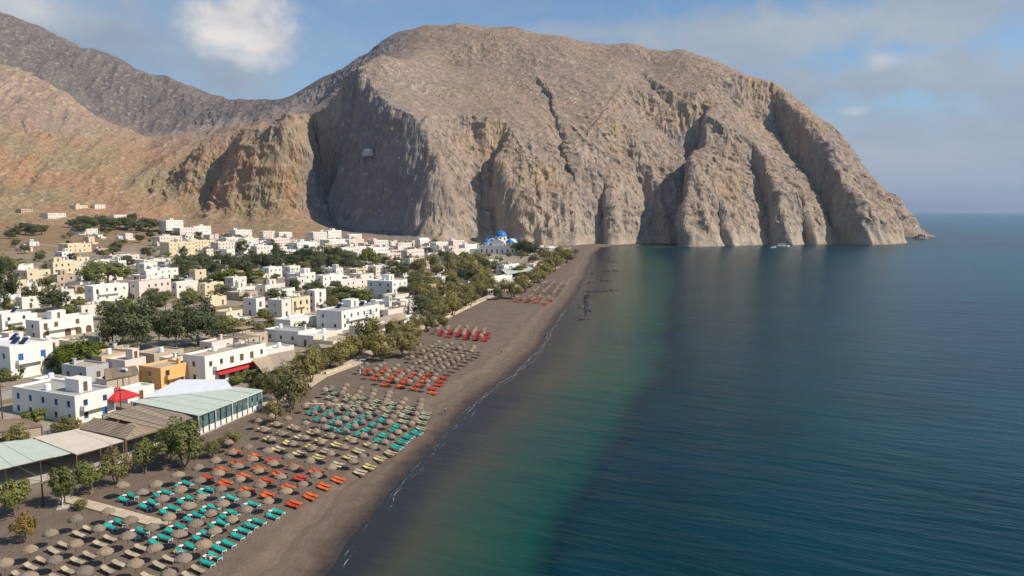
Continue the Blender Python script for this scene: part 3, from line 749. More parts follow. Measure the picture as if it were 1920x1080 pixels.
def place_window(parent, face, u, z, w, h, fm, kind, near, hx=0.0):
    """face 'end': the y=0 wall, 'sea': the x=0 wall (local axes of the house)"""
    rz = 0.0 if face[0] == 'end' else math.pi / 2
    loc = (face[1] + u, face[2] + 0.17, z) if face[0] == 'end' else (face[1] - 0.17, face[2] + u, z)
    nm = 'door' if kind == 'd' else 'window'
    w = round(w, 1); h = round(h, 1)
    o = inst(nm, ('win', nm, w, h, fm), window_mesh(w, h, fm, kind != 'd' and w > 0.7), parent, loc, rz)
    gm = fm if kind == 'd' and fm != 'frame_white' else 'glass'
    inst('door_leaf' if kind == 'd' else 'pane', ('pane', w, h, gm), pane_mesh(w, h, gm), o)
    if near and kind == 'w':
        inst('sill', ('sill', w), lambda: (MB().box(-w / 2 - 0.08, w / 2 + 0.08, -0.29, -0.0501, -0.12, -0.01), 'frame_white', False), o)
    return o


def volume(parent, x0, x1, y0, y1, z0, z1, wm, rm, ops_end, ops_sea, name='wall', par=0.45, flat=True):
    """a flat-roofed block with a parapet; openings on the wall toward the camera and on the wall toward the sea"""
    m = MB(); h = z1 - z0
    wall_face(m, (x0, y0, z0), (1, 0, 0), (0, -1, 0), x1 - x0, h, ops_end)
    wall_face(m, (x1, y0, z0), (0, 1, 0), (1, 0, 0), y1 - y0, h, ops_sea)
    m.add([(x0, y0, z0), (x0, y1, z0), (x0, y1, z1), (x0, y0, z1)], [(0, 1, 2, 3)]); m.add([(x0, y1, z0), (x1, y1, z0), (x1, y1, z1), (x0, y1, z1)], [(0, 1, 2, 3)])
    t = 0.28; zi = z1 - par
    o4 = [(x0, y0), (x1, y0), (x1, y1), (x0, y1)]; i4 = [(x0 + t, y0 + t), (x1 - t, y0 + t), (x1 - t, y1 - t), (x0 + t, y1 - t)]
    m.add([(a, b, z1) for a, b in o4] + [(a, b, z1) for a, b in i4] + [(a, b, zi) for a, b in i4],
          [(k, (k + 1) % 4, 4 + (k + 1) % 4, 4 + k) for k in range(4)] + [(4 + k, 4 + (k + 1) % 4, 8 + (k + 1) % 4, 8 + k) for k in range(4)])
    w = m.build(name, wm, parent)
    # roof sheet, and a core that stops light passing through the openings
    MB().add([(i4[k][0], i4[k][1], zi + 0.004) for k in range(4)], [(0, 1, 2, 3)]).build('roof', rm, parent)
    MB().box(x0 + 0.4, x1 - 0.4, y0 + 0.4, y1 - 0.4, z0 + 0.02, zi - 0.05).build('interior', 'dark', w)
    return w


def make_openings(W, h, storeys, r, step, wd=(0.9, 1.2), arch=False, door=False, balc=False):
    ops = []; sh = (h - 0.5) / storeys
    for s in range(storeys):
        n = max(1, int((W - 0.8) / step)); pitch = W / n
        for i in range(n):
            if r.random() < 0.12 and n > 1: continue
            c = pitch * (i + 0.5) + r.uniform(-0.15, 0.15)
            if arch and s == 0:
                w = min(2.0, pitch * 0.62); hh = min(2.5, sh - 0.3); ops.append((c - w / 2, c + w / 2, 0.06, 0.06 + hh, True, 'a'))
            elif door and s == 0 and i == n // 2: ops.append((c - 0.5, c + 0.5, 0.05, min(2.15, sh - 0.2), False, 'd'))
            elif balc and s > 0 and r.random() < 0.6: ops.append((c - 0.6, c + 0.6, s * sh + 0.12, s * sh + min(2.2, sh - 0.3), False, 'd'))
            else:
                ww, wh = wd; z = s * sh + (sh - wh) * 0.5; ops.append((c - ww / 2, c + ww / 2, z, z + wh, False, 'w'))
    return [o for o in ops if o[0] > 0.2 and o[1] < W - 0.2 and o[3] < h - 0.15]


def roof_extras(parent, r, x0, x1, y0, y1, z, feats, wm):
    def spot(sx, sy):
        return r.uniform(x0 + 0.5 + sx / 2, max(x0 + 0.51 + sx / 2, x1 - 0.5 - sx / 2)), r.uniform(y0 + 0.5 + sy / 2, max(y0 + 0.51 + sy / 2, y1 - 0.5 - sy / 2))
    if 'chimney' in feats:
        x, y = spot(0.7, 0.7); m = MB(); m.box(x - 0.3, x + 0.3, y - 0.3, y + 0.3, z, z + 1.3); m.box(x - 0.42, x + 0.42, y - 0.42, y + 0.42, z + 1.3, z + 1.45); m.build('chimney', wm, parent)
    if 'solar' in feats:
        for k in range(feats.count('solar')):
            x, y = spot(1.8, 2.0); m = MB()
            m.obox((x, y, z + 0.75), (1, 0, 0), (0, 0.75, 0.66), (0, -0.66, 0.75), 0.95, 0.95, 0.04)
            p = m.build('solar_panel', 'solar', parent)
            MB().box(x - 0.8, x - 0.74, y + 0.5, y + 0.56, z, z + 1.3).build('strut', 'steel', p); MB().box(x + 0.74, x + 0.8, y + 0.5, y + 0.56, z, z + 1.3).build('strut', 'steel', p)
            MB().tube([(x - 0.75, y + 0.95, z + 1.55), (x + 0.75, y + 0.95, z + 1.55)], 0.28, 10).build('water_tank', 'plastic_white', p)
    if 'room' in feats:
        a = min(4.0, (x1 - x0) * 0.4); b = min(4.5, (y1 - y0) * 0.35); xa = r.uniform(x0 + 0.4, x1 - 0.4 - a); ya = r.uniform(y0 + 0.4, y1 - 0.4 - b)
        m = MB(); wall_face(m, (xa, ya, z), (1, 0, 0), (0, -1, 0), a, 2.4, []); wall_face(m, (xa + a, ya, z), (0, 1, 0), (1, 0, 0), b, 2.4, [(b / 2 - 0.45, b / 2 + 0.45, 0.03, 2.0)])
        m.add([(xa, ya, z), (xa, ya + b, z), (xa, ya + b, z + 2.4), (xa, ya, z + 2.4)], [(0, 1, 2, 3)]); m.add([(xa, ya + b, z), (xa + a, ya + b, z), (xa + a, ya + b, z + 2.4), (xa, ya + b, z + 2.4)], [(0, 1, 2, 3)])
        m.box(xa - 0.06, xa + a + 0.06, ya - 0.06, ya + b + 0.06, z + 2.4, z + 2.56)
        q = m.build('stair_room', wm, parent); MB().box(xa + a - 0.25, xa + a - 0.2, ya + b / 2 - 0.45, ya + b / 2 + 0.45, z + 0.03, z + 2.0).build('door', 'frame_brown', q)
    if 'tank' in feats:
        x, y = spot(1.4, 1.4); MB().lathe([(0.0, 0), (0.6, 0), (0.6, 1.2), (0.45, 1.35), (0.0, 1.4)], 12, (x, y, z + 0.05)).build('water_tank', 'plastic_white', parent)
    if 'pergola' in feats:
        a = min(4.5, (x1 - x0) * 0.6); b = min(5, (y1 - y0) * 0.5); xa = x1 - 0.4 - a; ya = r.uniform(y0 + 0.4, y1 - 0.4 - b)
        q = MB().box(xa, xa + a, ya, ya + 0.1, z + 2.15, z + 2.295).build('pergola', 'wood', parent)
        for (i, j) in ((0, 0), (1, 0), (0, 1), (1, 1)): MB().box(xa + i * (a - 0.14), xa + i * (a - 0.14) + 0.14, ya + 0.002 + j * (b - 0.14), ya + j * (b - 0.14) + 0.14, z, z + 2.14 + 0.15 * j).build('post', 'wood', q)
        m = MB(); k = 0.0
        while k < b: m.box(xa - 0.2, xa + a + 0.2, ya + k, ya + k + 0.22, z + 2.3, z + 2.36); k += 0.34
        tag(m.build('reed_cover', 'reed', q), kind='stuff')


WORDS = {'white': 'white', 'offwhite': 'off-white', 'cream': 'cream yellow', 'pink': 'pale pink', 'orange': 'orange', 'ochre': 'ochre', 'grey': 'grey', 'tan': 'tan'}
HOUSES = []; FOOT_H = []


def house(zone, xl, xk, xr, yt, yb, wm='white', feats=(), rm=None, yaw=None, arch=False, upper=None, maxl=24.0, name='house', fm=None, dims=None, yard=False):
    seed = int(xl * 7 + xr * 13 + yt * 3); r = random.Random(seed); feats = list(feats)
    yaw = PHI if yaw is None else R(yaw)
    P = dims[0] if dims else at(xk, yb); c = Vector((math.cos(yaw), -math.sin(yaw), 0)); d = Vector((math.sin(yaw), math.cos(yaw), 0))

    def solve(v, target, hi):
        lo = 0.0
        for k in range(40):
            mid = (lo + hi) / 2; q = proj(P + v * mid)
            if (q[0] > target) == (v is cneg): lo = mid
            else: hi = mid
        return lo
    cneg = -c
    w = min(max(solve(cneg, xl, 30.0), 2.6), 26.0); l = min(max(solve(d, xr, maxl), 3.0), maxl)
    h = min(max((yb - yt) * P.y / F * 1.03, 2.7), 11.5)
    if dims: w, l, h = dims[1:]
    ce = P - c * (w / 2) + d * (l / 2); FOOT_H.append((ce.x, ce.y, 0.5 * math.hypot(w, l)))
    st = 1 if h < 4.7 else (2 if h < 8.2 else 3)
    near = P.y < 300
    fm = fm or r.choice(['frame_brown', 'frame_white', 'frame_blue', 'frame_brown'])
    rm = rm or r.choice(['roof_white', 'roof_white', 'roof_grey', 'roof_tan'])
    o = empty(name, P, -yaw); o.location.z -= 0.25
    g = 0.25
    oe = make_openings(w, h, st, r, 3.4, door=r.random() < 0.3); os_ = make_openings(l, h, st, r, 3.1, arch=arch, door=not arch, balc=near)
    volume(o, -w, 0, 0, l, 0, h + g, wm, rm, [(a, b, z0 + g, z1 + g, ar) for a, b, z0, z1, ar, k in oe], [(a, b, z0 + g, z1 + g, ar) for a, b, z0, z1, ar, k in os_])
    for (a, b, z0, z1, ar, k) in oe: place_window(o, ('end', -w, 0), (a + b) / 2, z0 + g, b - a, z1 - z0, fm, k, near)
    for (a, b, z0, z1, ar, k) in os_:
        if k != 'a': place_window(o, ('sea', 0, 0), (a + b) / 2, z0 + g, b - a, z1 - z0, fm, k, near)
        else: place_window(o, ('sea', 0, 0), (a + b) / 2, z0 + g, b - a, z1 - z0, 'frame_brown', 'd', near)
    if st > 1 and near and l > 6:      # balcony slab on the sea side
        sh = (h - 0.5) / st; m = MB(); m.box(0.003, 1.15, l * 0.12, l * 0.7, sh + g - 0.12, sh + g)
        q = m.build('balcony', wm, o); m = MB(); m.box(1.05, 1.15, l * 0.12, l * 0.7, sh + g, sh + g + 0.85); m.box(0.01, 1.05, l * 0.12, l * 0.12 + 0.1, sh + g, sh + g + 0.85); m.build('balcony_wall', wm, q)
    zt = h + g - 0.45
    if upper:
        ux0, ux1, uy0, uy1, uh = upper; X0, X1, Y0, Y1 = -w + ux0 * w, -w + ux1 * w, uy0 * l, uy1 * l
        e2 = make_openings(X1 - X0, uh, 1, r, 3.2); s2 = make_openings(Y1 - Y0, uh, 1, r, 3.0, balc=False)
        volume(o, X0 + 0.3, X1 - 0.3, Y0 + 0.3, Y1 - 0.3, zt, zt + uh + 0.4, wm, rm, [], [(a - 0.3 + 0.0, b - 0.3, z0 + 0.2, z1 + 0.2, False) for a, b, z0, z1, ar, k in s2 if b < Y1 - Y0 - 0.8 and a > 0.6], 'upper_wall')
        for (a, b, z0, z1, ar, k) in s2:
            if b < Y1 - Y0 - 0.8 and a > 0.6: place_window(o, ('sea', X1 - 0.3, Y0 + 0.3), (a + b) / 2 - 0.3, zt + z0 + 0.2, b - a, z1 - z0, fm, k, near)
    if not feats and r.random() < 0.75: feats = r.sample(['chimney', 'solar', 'room', 'tank', 'pergola'], r.choice([1, 1, 2]))
    if w > 4.2 and l > 4.2:
        x0, x1, y0, y1 = (-w, 0, 0, l)
        if upper and upper[3] < 0.7: y0 = upper[3] * l
        roof_extras(o, r, x0 + 0.3, x1 - 0.3, y0 + 0.3, y1 - 0.3, zt, feats, wm)
    if 'vault' in feats:
        m = MB(); n = 10; y0, y1 = 0.4, l - 0.4; rr = (w - 0.8) / 2
        vs = [(-w / 2 + rr * math.cos(math.pi * k / n), y, zt + rr * 0.75 * math.sin(math.pi * k / n)) for y in (y0, y1) for k in range(n + 1)]
        m.add(vs, [(k, k + 1, n + 2 + k, n + 1 + k) for k in range(n)] + [tuple(range(n + 1)), tuple(range(2 * n + 1, n, -1))]); m.build('vault', wm, o)
    if 'awning' in feats:
        m = MB(); a, b = l * 0.15, l * 0.75; z = min(h, 2.9)
        m.add([(0.004, a, z), (0.004, b, z), (1.6, b, z - 0.7), (1.6, a, z - 0.7), (0.004, a, z - 0.06), (0.004, b, z - 0.06), (1.6, b, z - 0.76), (1.6, a, z - 0.76)], [(0, 3, 2, 1), (4, 5, 6, 7), (2, 3, 7, 6), (0, 4, 7, 3), (1, 2, 6, 5)]); m.build('awning', 'red', o)
    fw = {'solar': 'solar panels on its roof', 'chimney': 'a square chimney', 'room': 'a stair room on top', 'tank': 'a roof water tank', 'pergola': 'a roof pergola', 'vault': 'a vaulted roof', 'awning': 'a red awning'}
    o['category'] = 'house'
    HOUSES.append((zone, xk, o, WORDS[wm], st, [fw[f] for f in feats if f in fw][:1], arch))
    if yard:
        a = r.uniform(2.5, 4.5); m = MB(); m.box(0.004, a, -0.2, 0.02, -0.4, 1.35); m.box(a, a + 0.22, -0.2, l, -0.4, 1.35); m.box(0.004, a, l - 0.22, l - 0.01, -0.4, 1.35); m.build('yard_wall', wm, o)
    return o


ZONES = {'front': 'in the front row by the tavernas', 'second': 'in the row behind the front tavernas', 'mid': 'in the middle of the village', 'cliff': 'in the village rows below the mountain',
         'field': 'beside the orange fields', 'hill': 'on the slope at far left', 'east': 'in the row nearest the church',
         'b0': 'among gardens level with the brown loungers', 'b1': 'among gardens level with the bare sand', 'b2': 'among gardens level with the farthest loungers', 'b3': 'among gardens level with the rock ledges', 'b4': 'among gardens level with the church'}
ZONES.update({k + 'i': v.replace('among', 'among inland') for k, v in ZONES.items() if k in ('b2', 'b3', 'b4')})
BANDS = [(165, 255), (255, 350), (350, 470), (470, 610), (610, 800)]


def label_houses():
    by = {}
    for hrec in HOUSES: by.setdefault(hrec[0], []).append(hrec)
    for zone, L in by.items():
        L.sort(key=lambda q: q[1])
        for i, (z, xk, o, colr, st, fw, arch) in enumerate(L):
            s = ['', 'one-storey', 'two-storey', 'three-storey'][st]
            lab = f"{colr} {s} house {'with arches ' if arch else ''}{ordn(i + 1)} from left {ZONES[zone]}"
            if len(lab.split()) <= 11 and fw and not arch: lab = f"{colr} {s} house with {fw[0]}, {ordn(i + 1)} from left {ZONES[zone]}"
            o['label'] = ' '.join(lab.split()[:16]); o['group'] = 'houses of the village'


for a in [
    # front
    ('front', -45, 22, 102, 650, 714, 'white', ['solar', 'solar', 'solar', 'solar', 'chimney'], 'roof_white'),
    ('front', 25, 143, 216, 742, 796, 'white', ['tank', 'room'], 'roof_grey'), ('front', 117, 163, 205, 688, 718, 'grey', ['chimney'], 'roof_tan'), ('front', 150, 192, 250, 668, 702, 'ochre', ['tank'], 'roof_tan'),
    ('front', 262, 303, 357, 690, 730, 'orange', ['chimney'], 'roof_tan'), ('front', 200, 236, 275, 676, 712, 'pink', ['room'], 'roof_tan'), ('front', 345, 386, 500, 668, 722, 'white', ['pergola', 'tank', 'awning'], 'roof_tan'),
    ('front', 470, 496, 552, 660, 690, 'offwhite', ['tank'], 'roof_white'), ('front', 585, 625, 672, 640, 668, 'cream', ['tank'], 'roof_tan'),
    ('front', 252, 290, 345, 664, 686, 'tan', ['tank'], 'roof_tan'), ('front', 300, 324, 352, 672, 696, 'offwhite', ['chimney'], 'roof_tan'), ('front', 180, 206, 262, 712, 738, 'offwhite', ['solar'], 'roof_white'), ('front', 62, 95, 132, 714, 738, 'white', ['tank'], 'roof_white'), ('front', 215, 240, 290, 735, 756, 'white', ['chimney'], 'roof_white'),
    # second
    ('second', 415, 448, 502, 632, 656, 'tan', ['pergola'], 'roof_tan'), ('second', 556, 588, 642, 630, 652, 'offwhite', ['tank'], 'roof_white'), ('second', 375, 398, 438, 642, 664, 'pink', ['chimney'], 'roof_tan'), ('second', 112, 136, 188, 640, 662, 'cream', ['chimney'], 'roof_tan'), ('second', 190, 215, 262, 650, 668, 'tan', ['tank'], 'roof_tan'), ('second', 655, 680, 722, 612, 632, 'offwhite', ['tank'], 'roof_white'),
    ('second', 60, 82, 120, 640, 660, 'offwhite', ['tank'], 'roof_white'), ('second', 410, 432, 470, 600, 618, 'offwhite', ['chimney'], 'roof_white'), ('second', 740, 758, 790, 598, 614, 'white', ['tank'], 'roof_white'),
    ('second', -25, 5, 60, 590, 622, 'white', ['solar'], 'roof_white'), ('second', 50, 76, 176, 602, 638, 'white', ['room'], 'roof_white'), ('second', 496, 560, 592, 622, 646, 'white', ['tank', 'chimney'], 'roof_grey'),
    ('second', 457, 481, 498, 560, 593, 'white', ['chimney'], 'roof_tan'), ('second', 503, 529, 547, 563, 596, 'offwhite', ['chimney'], 'roof_white'), ('second', 530, 548, 582, 560, 592, 'cream', [], 'roof_white'),
    ('second', 577, 591, 612, 545, 584, 'white', ['chimney'], 'roof_white'), ('second', 594, 641, 712, 584, 620, 'white', ['solar', 'solar', 'room'], 'roof_grey'), ('second', 515, 545, 600, 600, 622, 'white', ['tank'], 'roof_white'),
    ('second', 705, 728, 768, 582, 604, 'pink', ['pergola'], 'roof_tan'), ('second', 735, 752, 800, 568, 590, 'offwhite', [], 'roof_white'), ('second', 400, 425, 455, 585, 602, 'cream', [], 'roof_tan'), ('second', 0, 18, 45, 625, 645, 'offwhite', ['tank'], 'roof_tan'),
    # middle
    ('mid', 689, 736, 764, 528, 562, 'white', ['chimney', 'room'], 'roof_white'), ('mid', 538, 562, 592, 514, 540, 'white', ['room'], 'roof_white'), ('mid', 592, 606, 642, 517, 540, 'white', [], 'roof_white'), ('mid', 620, 640, 684, 528, 548, 'pink', ['chimney'], 'roof_white'),
    ('mid', 160, 176, 242, 537, 568, 'white', ['chimney'], 'roof_white'), ('mid', 240, 262, 322, 528, 562, 'pink', [], 'roof_tan'), ('mid', 322, 332, 373, 530, 560, 'offwhite', [], 'roof_white'),
    ('mid', 100, 118, 160, 556, 582, 'offwhite', [], 'roof_white'), ('mid', 780, 802, 860, 545, 562, 'tan', [], 'roof_tan'), ('mid', 372, 385, 420, 532, 556, 'cream', ['solar'], 'roof_tan'), ('mid', 425, 445, 480, 540, 556, 'offwhite', [], 'roof_white'), ('mid', 480, 498, 535, 535, 553, 'offwhite', [], 'roof_white'),
    ('mid', 30, 42, 75, 558, 580, 'white', [], 'roof_white'), ('mid', 650, 668, 690, 505, 520, 'cream', [], 'roof_tan'), ('mid', 690, 705, 735, 500, 516, 'offwhite', [], 'roof_tan'), ('mid', 735, 750, 780, 560, 575, 'pink', [], 'roof_white'),
    ('mid', 380, 395, 425, 558, 575, 'cream', [], 'roof_tan'), ('mid', 280, 300, 335, 505, 524, 'white', [], 'roof_white'),
    # fields on the left
    ('field', 90, 101, 148, 492, 524, 'cream', ['room'], 'roof_tan'), ('field', 30, 52, 96, 508, 532, 'cream', [], 'roof_tan'), ('field', 12, 32, 52, 526, 556, 'cream', [], 'roof_white'), ('field', 110, 128, 172, 458, 474, 'cream', [], 'roof_white'), ('field', 195, 212, 262, 480, 500, 'pink', [], 'roof_white'),
    ('field', 255, 270, 312, 488, 508, 'offwhite', [], 'roof_tan'), ('field', 300, 318, 388, 455, 480, 'cream', [], 'roof_white'), ('field', 285, 300, 352, 444, 462, 'pink', ['chimney'], 'roof_white'), ('field', 350, 365, 402, 452, 470, 'cream', [], 'roof_white'), ('field', 40, 55, 90, 540, 560, 'pink', [], 'roof_tan'),
    ('field', 262, 275, 300, 510, 530, 'white', ['vault'], 'roof_white'), ('field', 130, 142, 185, 430, 440, 'white', [], 'roof_white'), ('field', 60, 75, 110, 533, 552, 'offwhite', [], 'roof_white'),
    # slope
    ('hill', 76, 90, 124, 400, 411, 'offwhite', [], 'roof_white'), ('hill', 130, 142, 165, 385, 394, 'cream', [], 'roof_tan'), ('hill', 170, 178, 198, 384, 393, 'offwhite', [], 'roof_tan'), ('hill', 205, 214, 240, 403, 412, 'offwhite', [], 'roof_white'), ('hill', 30, 40, 62, 392, 401, 'tan', [], 'roof_tan'),
    # rows below the mountain
    ('cliff', 298, 312, 354, 412, 432, 'white', ['room'], 'roof_white'), ('cliff', 354, 364, 400, 418, 444, 'white', ['room'], 'roof_white'), ('cliff', 325, 338, 372, 428, 446, 'offwhite', [], 'roof_white'), ('cliff', 430, 442, 482, 432, 448, 'white', ['room'], 'roof_white'), ('cliff', 412, 425, 452, 446, 462, 'offwhite', [], 'roof_tan'),
    ('cliff', 485, 494, 516, 434, 448, 'pink', [], 'roof_white'), ('cliff', 515, 524, 548, 436, 450, 'white', [], 'roof_white'), ('cliff', 500, 512, 545, 448, 466, 'pink', ['tank'], 'roof_white'), ('cliff', 542, 558, 610, 450, 482, 'white', ['room', 'chimney'], 'roof_white'), ('cliff', 575, 588, 618, 436, 452, 'offwhite', [], 'roof_white'),
    ('cliff', 605, 616, 652, 433, 450, 'white', ['room'], 'roof_white'), ('cliff', 600, 618, 650, 450, 468, 'white', [], 'roof_white'), ('cliff', 640, 655, 690, 450, 466, 'pink', [], 'roof_tan'), ('cliff', 470, 482, 512, 462, 482, 'offwhite', [], 'roof_white'), ('cliff', 395, 410, 445, 455, 474, 'pink', [], 'roof_white'),
    ('cliff', 690, 700, 726, 466, 490, 'white', [], 'roof_white'), ('cliff', 625, 640, 668, 466, 484, 'offwhite', [], 'roof_white'), ('cliff', 560, 575, 605, 475, 492, 'white', [], 'roof_white'), ('cliff', 445, 458, 485, 448, 462, 'offwhite', [], 'roof_tan'), ('cliff', 655, 668, 700, 464, 480, 'pink', [], 'roof_white'),
    ('cliff', 690, 702, 740, 452, 468, 'offwhite', ['room'], 'roof_tan'), ('cliff', 645, 655, 680, 440, 452, 'offwhite', [], 'roof_white'), ('cliff', 590, 600, 622, 462, 478, 'white', [], 'roof_white'), ('cliff', 520, 530, 556, 470, 486, 'white', [], 'roof_white'), ('cliff', 716, 726, 752, 476, 492, 'pink', [], 'roof_tan'),
    # toward the church
    ('east', 752, 764, 818, 470, 494, 'pink', ['chimney'], 'roof_tan'), ('east', 742, 752, 772, 456, 468, 'offwhite', [], 'roof_white'), ('east', 778, 788, 806, 450, 465, 'white', ['vault'], 'roof_white'), ('east', 835, 850, 880, 452, 468, 'pink', ['room'], 'roof_white'), ('east', 806, 818, 842, 455, 470, 'offwhite', [], 'roof_white'),
    ('east', 860, 872, 900, 460, 476, 'white', [], 'roof_white'), ('east', 835, 848, 872, 468, 484, 'pink', [], 'roof_tan'), ('east', 894, 908, 936, 490, 503, 'offwhite', [], 'roof_white'), ('east', 930, 945, 985, 498, 512, 'white', [], 'roof_white'), ('east', 910, 925, 968, 522, 540, 'white', [], 'roof_white'),
    ('east', 990, 1002, 1022, 462, 474, 'offwhite', [], 'roof_tan'), ('east', 1020, 1030, 1052, 464, 474, 'white', [], 'roof_white'), ('east', 985, 1000, 1030, 496, 508, 'pink', [], 'roof_tan'), ('east', 770, 782, 806, 492, 506, 'pink', [], 'roof_tan'), ('east', 1045, 1055, 1080, 466, 476, 'tan', [], 'roof_tan'),
]:
    house(*a, arch=a[1] in (50, 240, 345))
SX, SY = [p[0] for p in SHORE[:17]], [p[1] for p in SHORE[:17]]
STREETS = []
for off, y0, y1 in ((96, 120, 690), (182, 150, 690), (285, 230, 640)): STREETS.append([Vector((float(np.interp(y, SY, SX)) - off * (1 + 0.0002 * y) + 4 * math.sin(y * 0.021), y, 0)) for y in range(y0, y1, 6)])
for y, n in ((150, 26), (232, 44), (318, 60), (425, 75), (540, 80)):
    x0 = float(np.interp(y, SY, SX)) - 58; STREETS.append([Vector((x0 - 5.4 * k, y + 2.5 * k + 2 * math.sin(k * 0.4), 0)) for k in range(n)])
ST = np.array([(p.x, p.y) for st in STREETS for p in st])


def free_spot(x, y, rad, trees=False):
    if np.min(np.hypot(ST[:, 0] - x, ST[:, 1] - y)) < rad + 1.0: return False
    return all(math.hypot(x - a, y - b) > (rad + q) * (0.74 if not trees else 0.85) for a, b, q in FOOT_H)


def village_px(x, y, z):
    u, v = proj((x, y, z)); return u, v


def band_zone(y, u):
    i = next((i for i, (a, b) in enumerate(BANDS) if a <= y < b), 4 if y > 300 else 0)
    return 'b%d' % i + ('i' if i > 1 and u < 560 else '')


def fill_village():
    r = random.Random(23); n = 0; tries = 0
    while n < 260 and tries < 16000:
        tries += 1; y = 165 + 620 * r.random() ** 0.8; t = r.uniform(62 if y > 250 else 100, 480); x = float(np.interp(y, SY, SX)) - t
        z = float(ground_z(x, y)); u, v = proj((x, y, z))
        if u < -30 or u > 1075 or v < 440 or (885 < u < 985 and 468 < v < 505): continue
        if u < 300 and v < 500 and r.random() < 0.9: continue
        if 335 < u < 660 and 480 < v < 516 and r.random() < 0.75: continue
        if 180 < u < 420 and 560 < v < 655: continue
        if 770 < u < 915 and 500 < v < 570 and r.random() < 0.8: continue
        w, l, h = r.uniform(4.2, 8.5), r.uniform(5, 11), r.choice([3.1, 3.3, 3.6, 3.4, 6.0, 6.4])
        if y < 330: h = min(h, 3.6)
        ya = math.degrees(PHI) + r.uniform(-9, 9); yw = R(ya); c = Vector((math.cos(yw), -math.sin(yw), 0)); d = Vector((math.sin(yw), math.cos(yw), 0)); ce = Vector((x, y, 0)) - c * (w / 2) + d * (l / 2)
        if not free_spot(ce.x, ce.y, 0.5 * math.hypot(w, l)): continue
        zone = band_zone(y, u)
        wm = r.choices(['white', 'offwhite', 'pink', 'cream', 'tan', 'grey'], [4, 2.4, 1.6, 2.0, 1.0, 0.4])[0]
        house(zone, u - 10, u, u + 10, v - 10, v, wm, [], None, ya, dims=(Vector((x, y, z)), w, l, h), yard=r.random() < 0.55); n += 1


fill_village()
label_houses()


# ------------------------------------------------------------------ the church
def church():
    P = at(932, 477); s = P.y / F      # metres per pixel there
    o = empty('church', P, -R(14), 'white church with a large blue dome and smaller blue domes', 'church'); o.location.z -= 0.3; o.scale = (1.15, 1.15, 1.15)
    W = 30.0; L = 26.0; h = 7.5
    def arches(w, n, z, hh): return [(w * (i + 0.5) / n - 0.6, w * (i + 0.5) / n + 0.6, z, z + hh, True) for i in range(n)]
    volume(o, -W / 2, W / 2, 0, L, 0, h, 'white', 'roof_white', arches(W, 7, 1.2, 3.2), arches(L, 6, 1.2, 3.2), 'wall')
    for i in range(7): place_window(o, ('end', -W / 2, 0), W * (i + 0.5) / 7, 1.2, 1.2, 3.2, 'frame_brown', 'w', False)
    for i in range(6): place_window(o, ('sea', W / 2, 0), L * (i + 0.5) / 6, 1.2, 1.2, 3.2, 'frame_brown', 'w', False)
    # raised cross arms with gables
    m = MB()
    for (x0, x1, y0, y1) in ((-5, 5, 2, L - 2), (-W / 2 + 3, -5.01, L / 2 - 5, L / 2 + 5), (5.01, W / 2 - 3, L / 2 - 5, L / 2 + 5)):
        m.box(x0, x1, y0, y1, h - 0.4, h + 3.2)
        ax = x1 - x0 < y1 - y0
        if ax: m.add([(x0, y0, h + 3.2), (x1, y0, h + 3.2), ((x0 + x1) / 2, y0, h + 5.0), (x0, y1, h + 3.2), (x1, y1, h + 3.2), ((x0 + x1) / 2, y1, h + 5.0)], [(0, 1, 2), (3, 5, 4), (0, 2, 5, 3), (1, 4, 5, 2)])
        else: m.add([(x0, y0, h + 3.2), (x0, y1, h + 3.2), (x0, (y0 + y1) / 2, h + 5.0), (x1, y0, h + 3.2), (x1, y1, h + 3.2), (x1, (y0 + y1) / 2, h + 5.0)], [(0, 2, 1), (3, 4, 5), (0, 3, 5, 2), (1, 2, 5, 4)])
    m.build('cross_arm', 'white', o)

    def domed(x, y, z, r, dh, name):
        n = 20; m = MB(); m.lathe([(r, 0), (r, dh), (r + 0.25, dh), (r + 0.25, dh + 0.3), (r * 0.98, dh + 0.3)], n, (x, y, z)); d = m.build(name + 'drum', 'white', o)
        for k in range(8):
            a = 2 * math.pi * k / 8 + 0.2; ux, uy = math.cos(a), math.sin(a)
            MB().obox((x + ux * (r + 0.0), y + uy * r, z + dh * 0.5), (ux, uy, 0), (-uy, ux, 0), (0, 0, 1), 0.06, r * 0.14, dh * 0.33).build('window', 'glass', d)
        MB().lathe([((r + 0.1) * math.cos(t), (r + 0.1) * math.sin(t)) for t in [k * math.pi / 2 / 8 for k in range(9)]], n, (x, y, z + dh + 0.3)).build(name + 'dome', 'blue_dome', o, True)
        MB().box(x - 0.08, x + 0.08, y - 0.08, y + 0.08, z + dh + r + 0.3, z + dh + r + 2.0).box(x - 0.5, x + 0.5, y - 0.07, y + 0.07, z + dh + r + 1.2, z + dh + r + 1.4).build('cross', 'frame_white', o)
    domed(0, L / 2 - 1, h + 3.0, 4.8, 3.4, '')
    for x, y in ((-9.5, 4.5), (9.5, 4.5), (-9.5, L - 5), (9.5, L - 5)): domed(x, y, h - 0.3, 2.9, 2.0, 'corner_')
    MB().box(-W / 2 - 9, -W / 2 - 0.02, 2, 16, 0, 4.2).box(-W / 2 - 9.2, -W / 2 - 0.03, 1.8, 16.2, 4.2, 4.5).build('side_wing', 'white', o)


church()


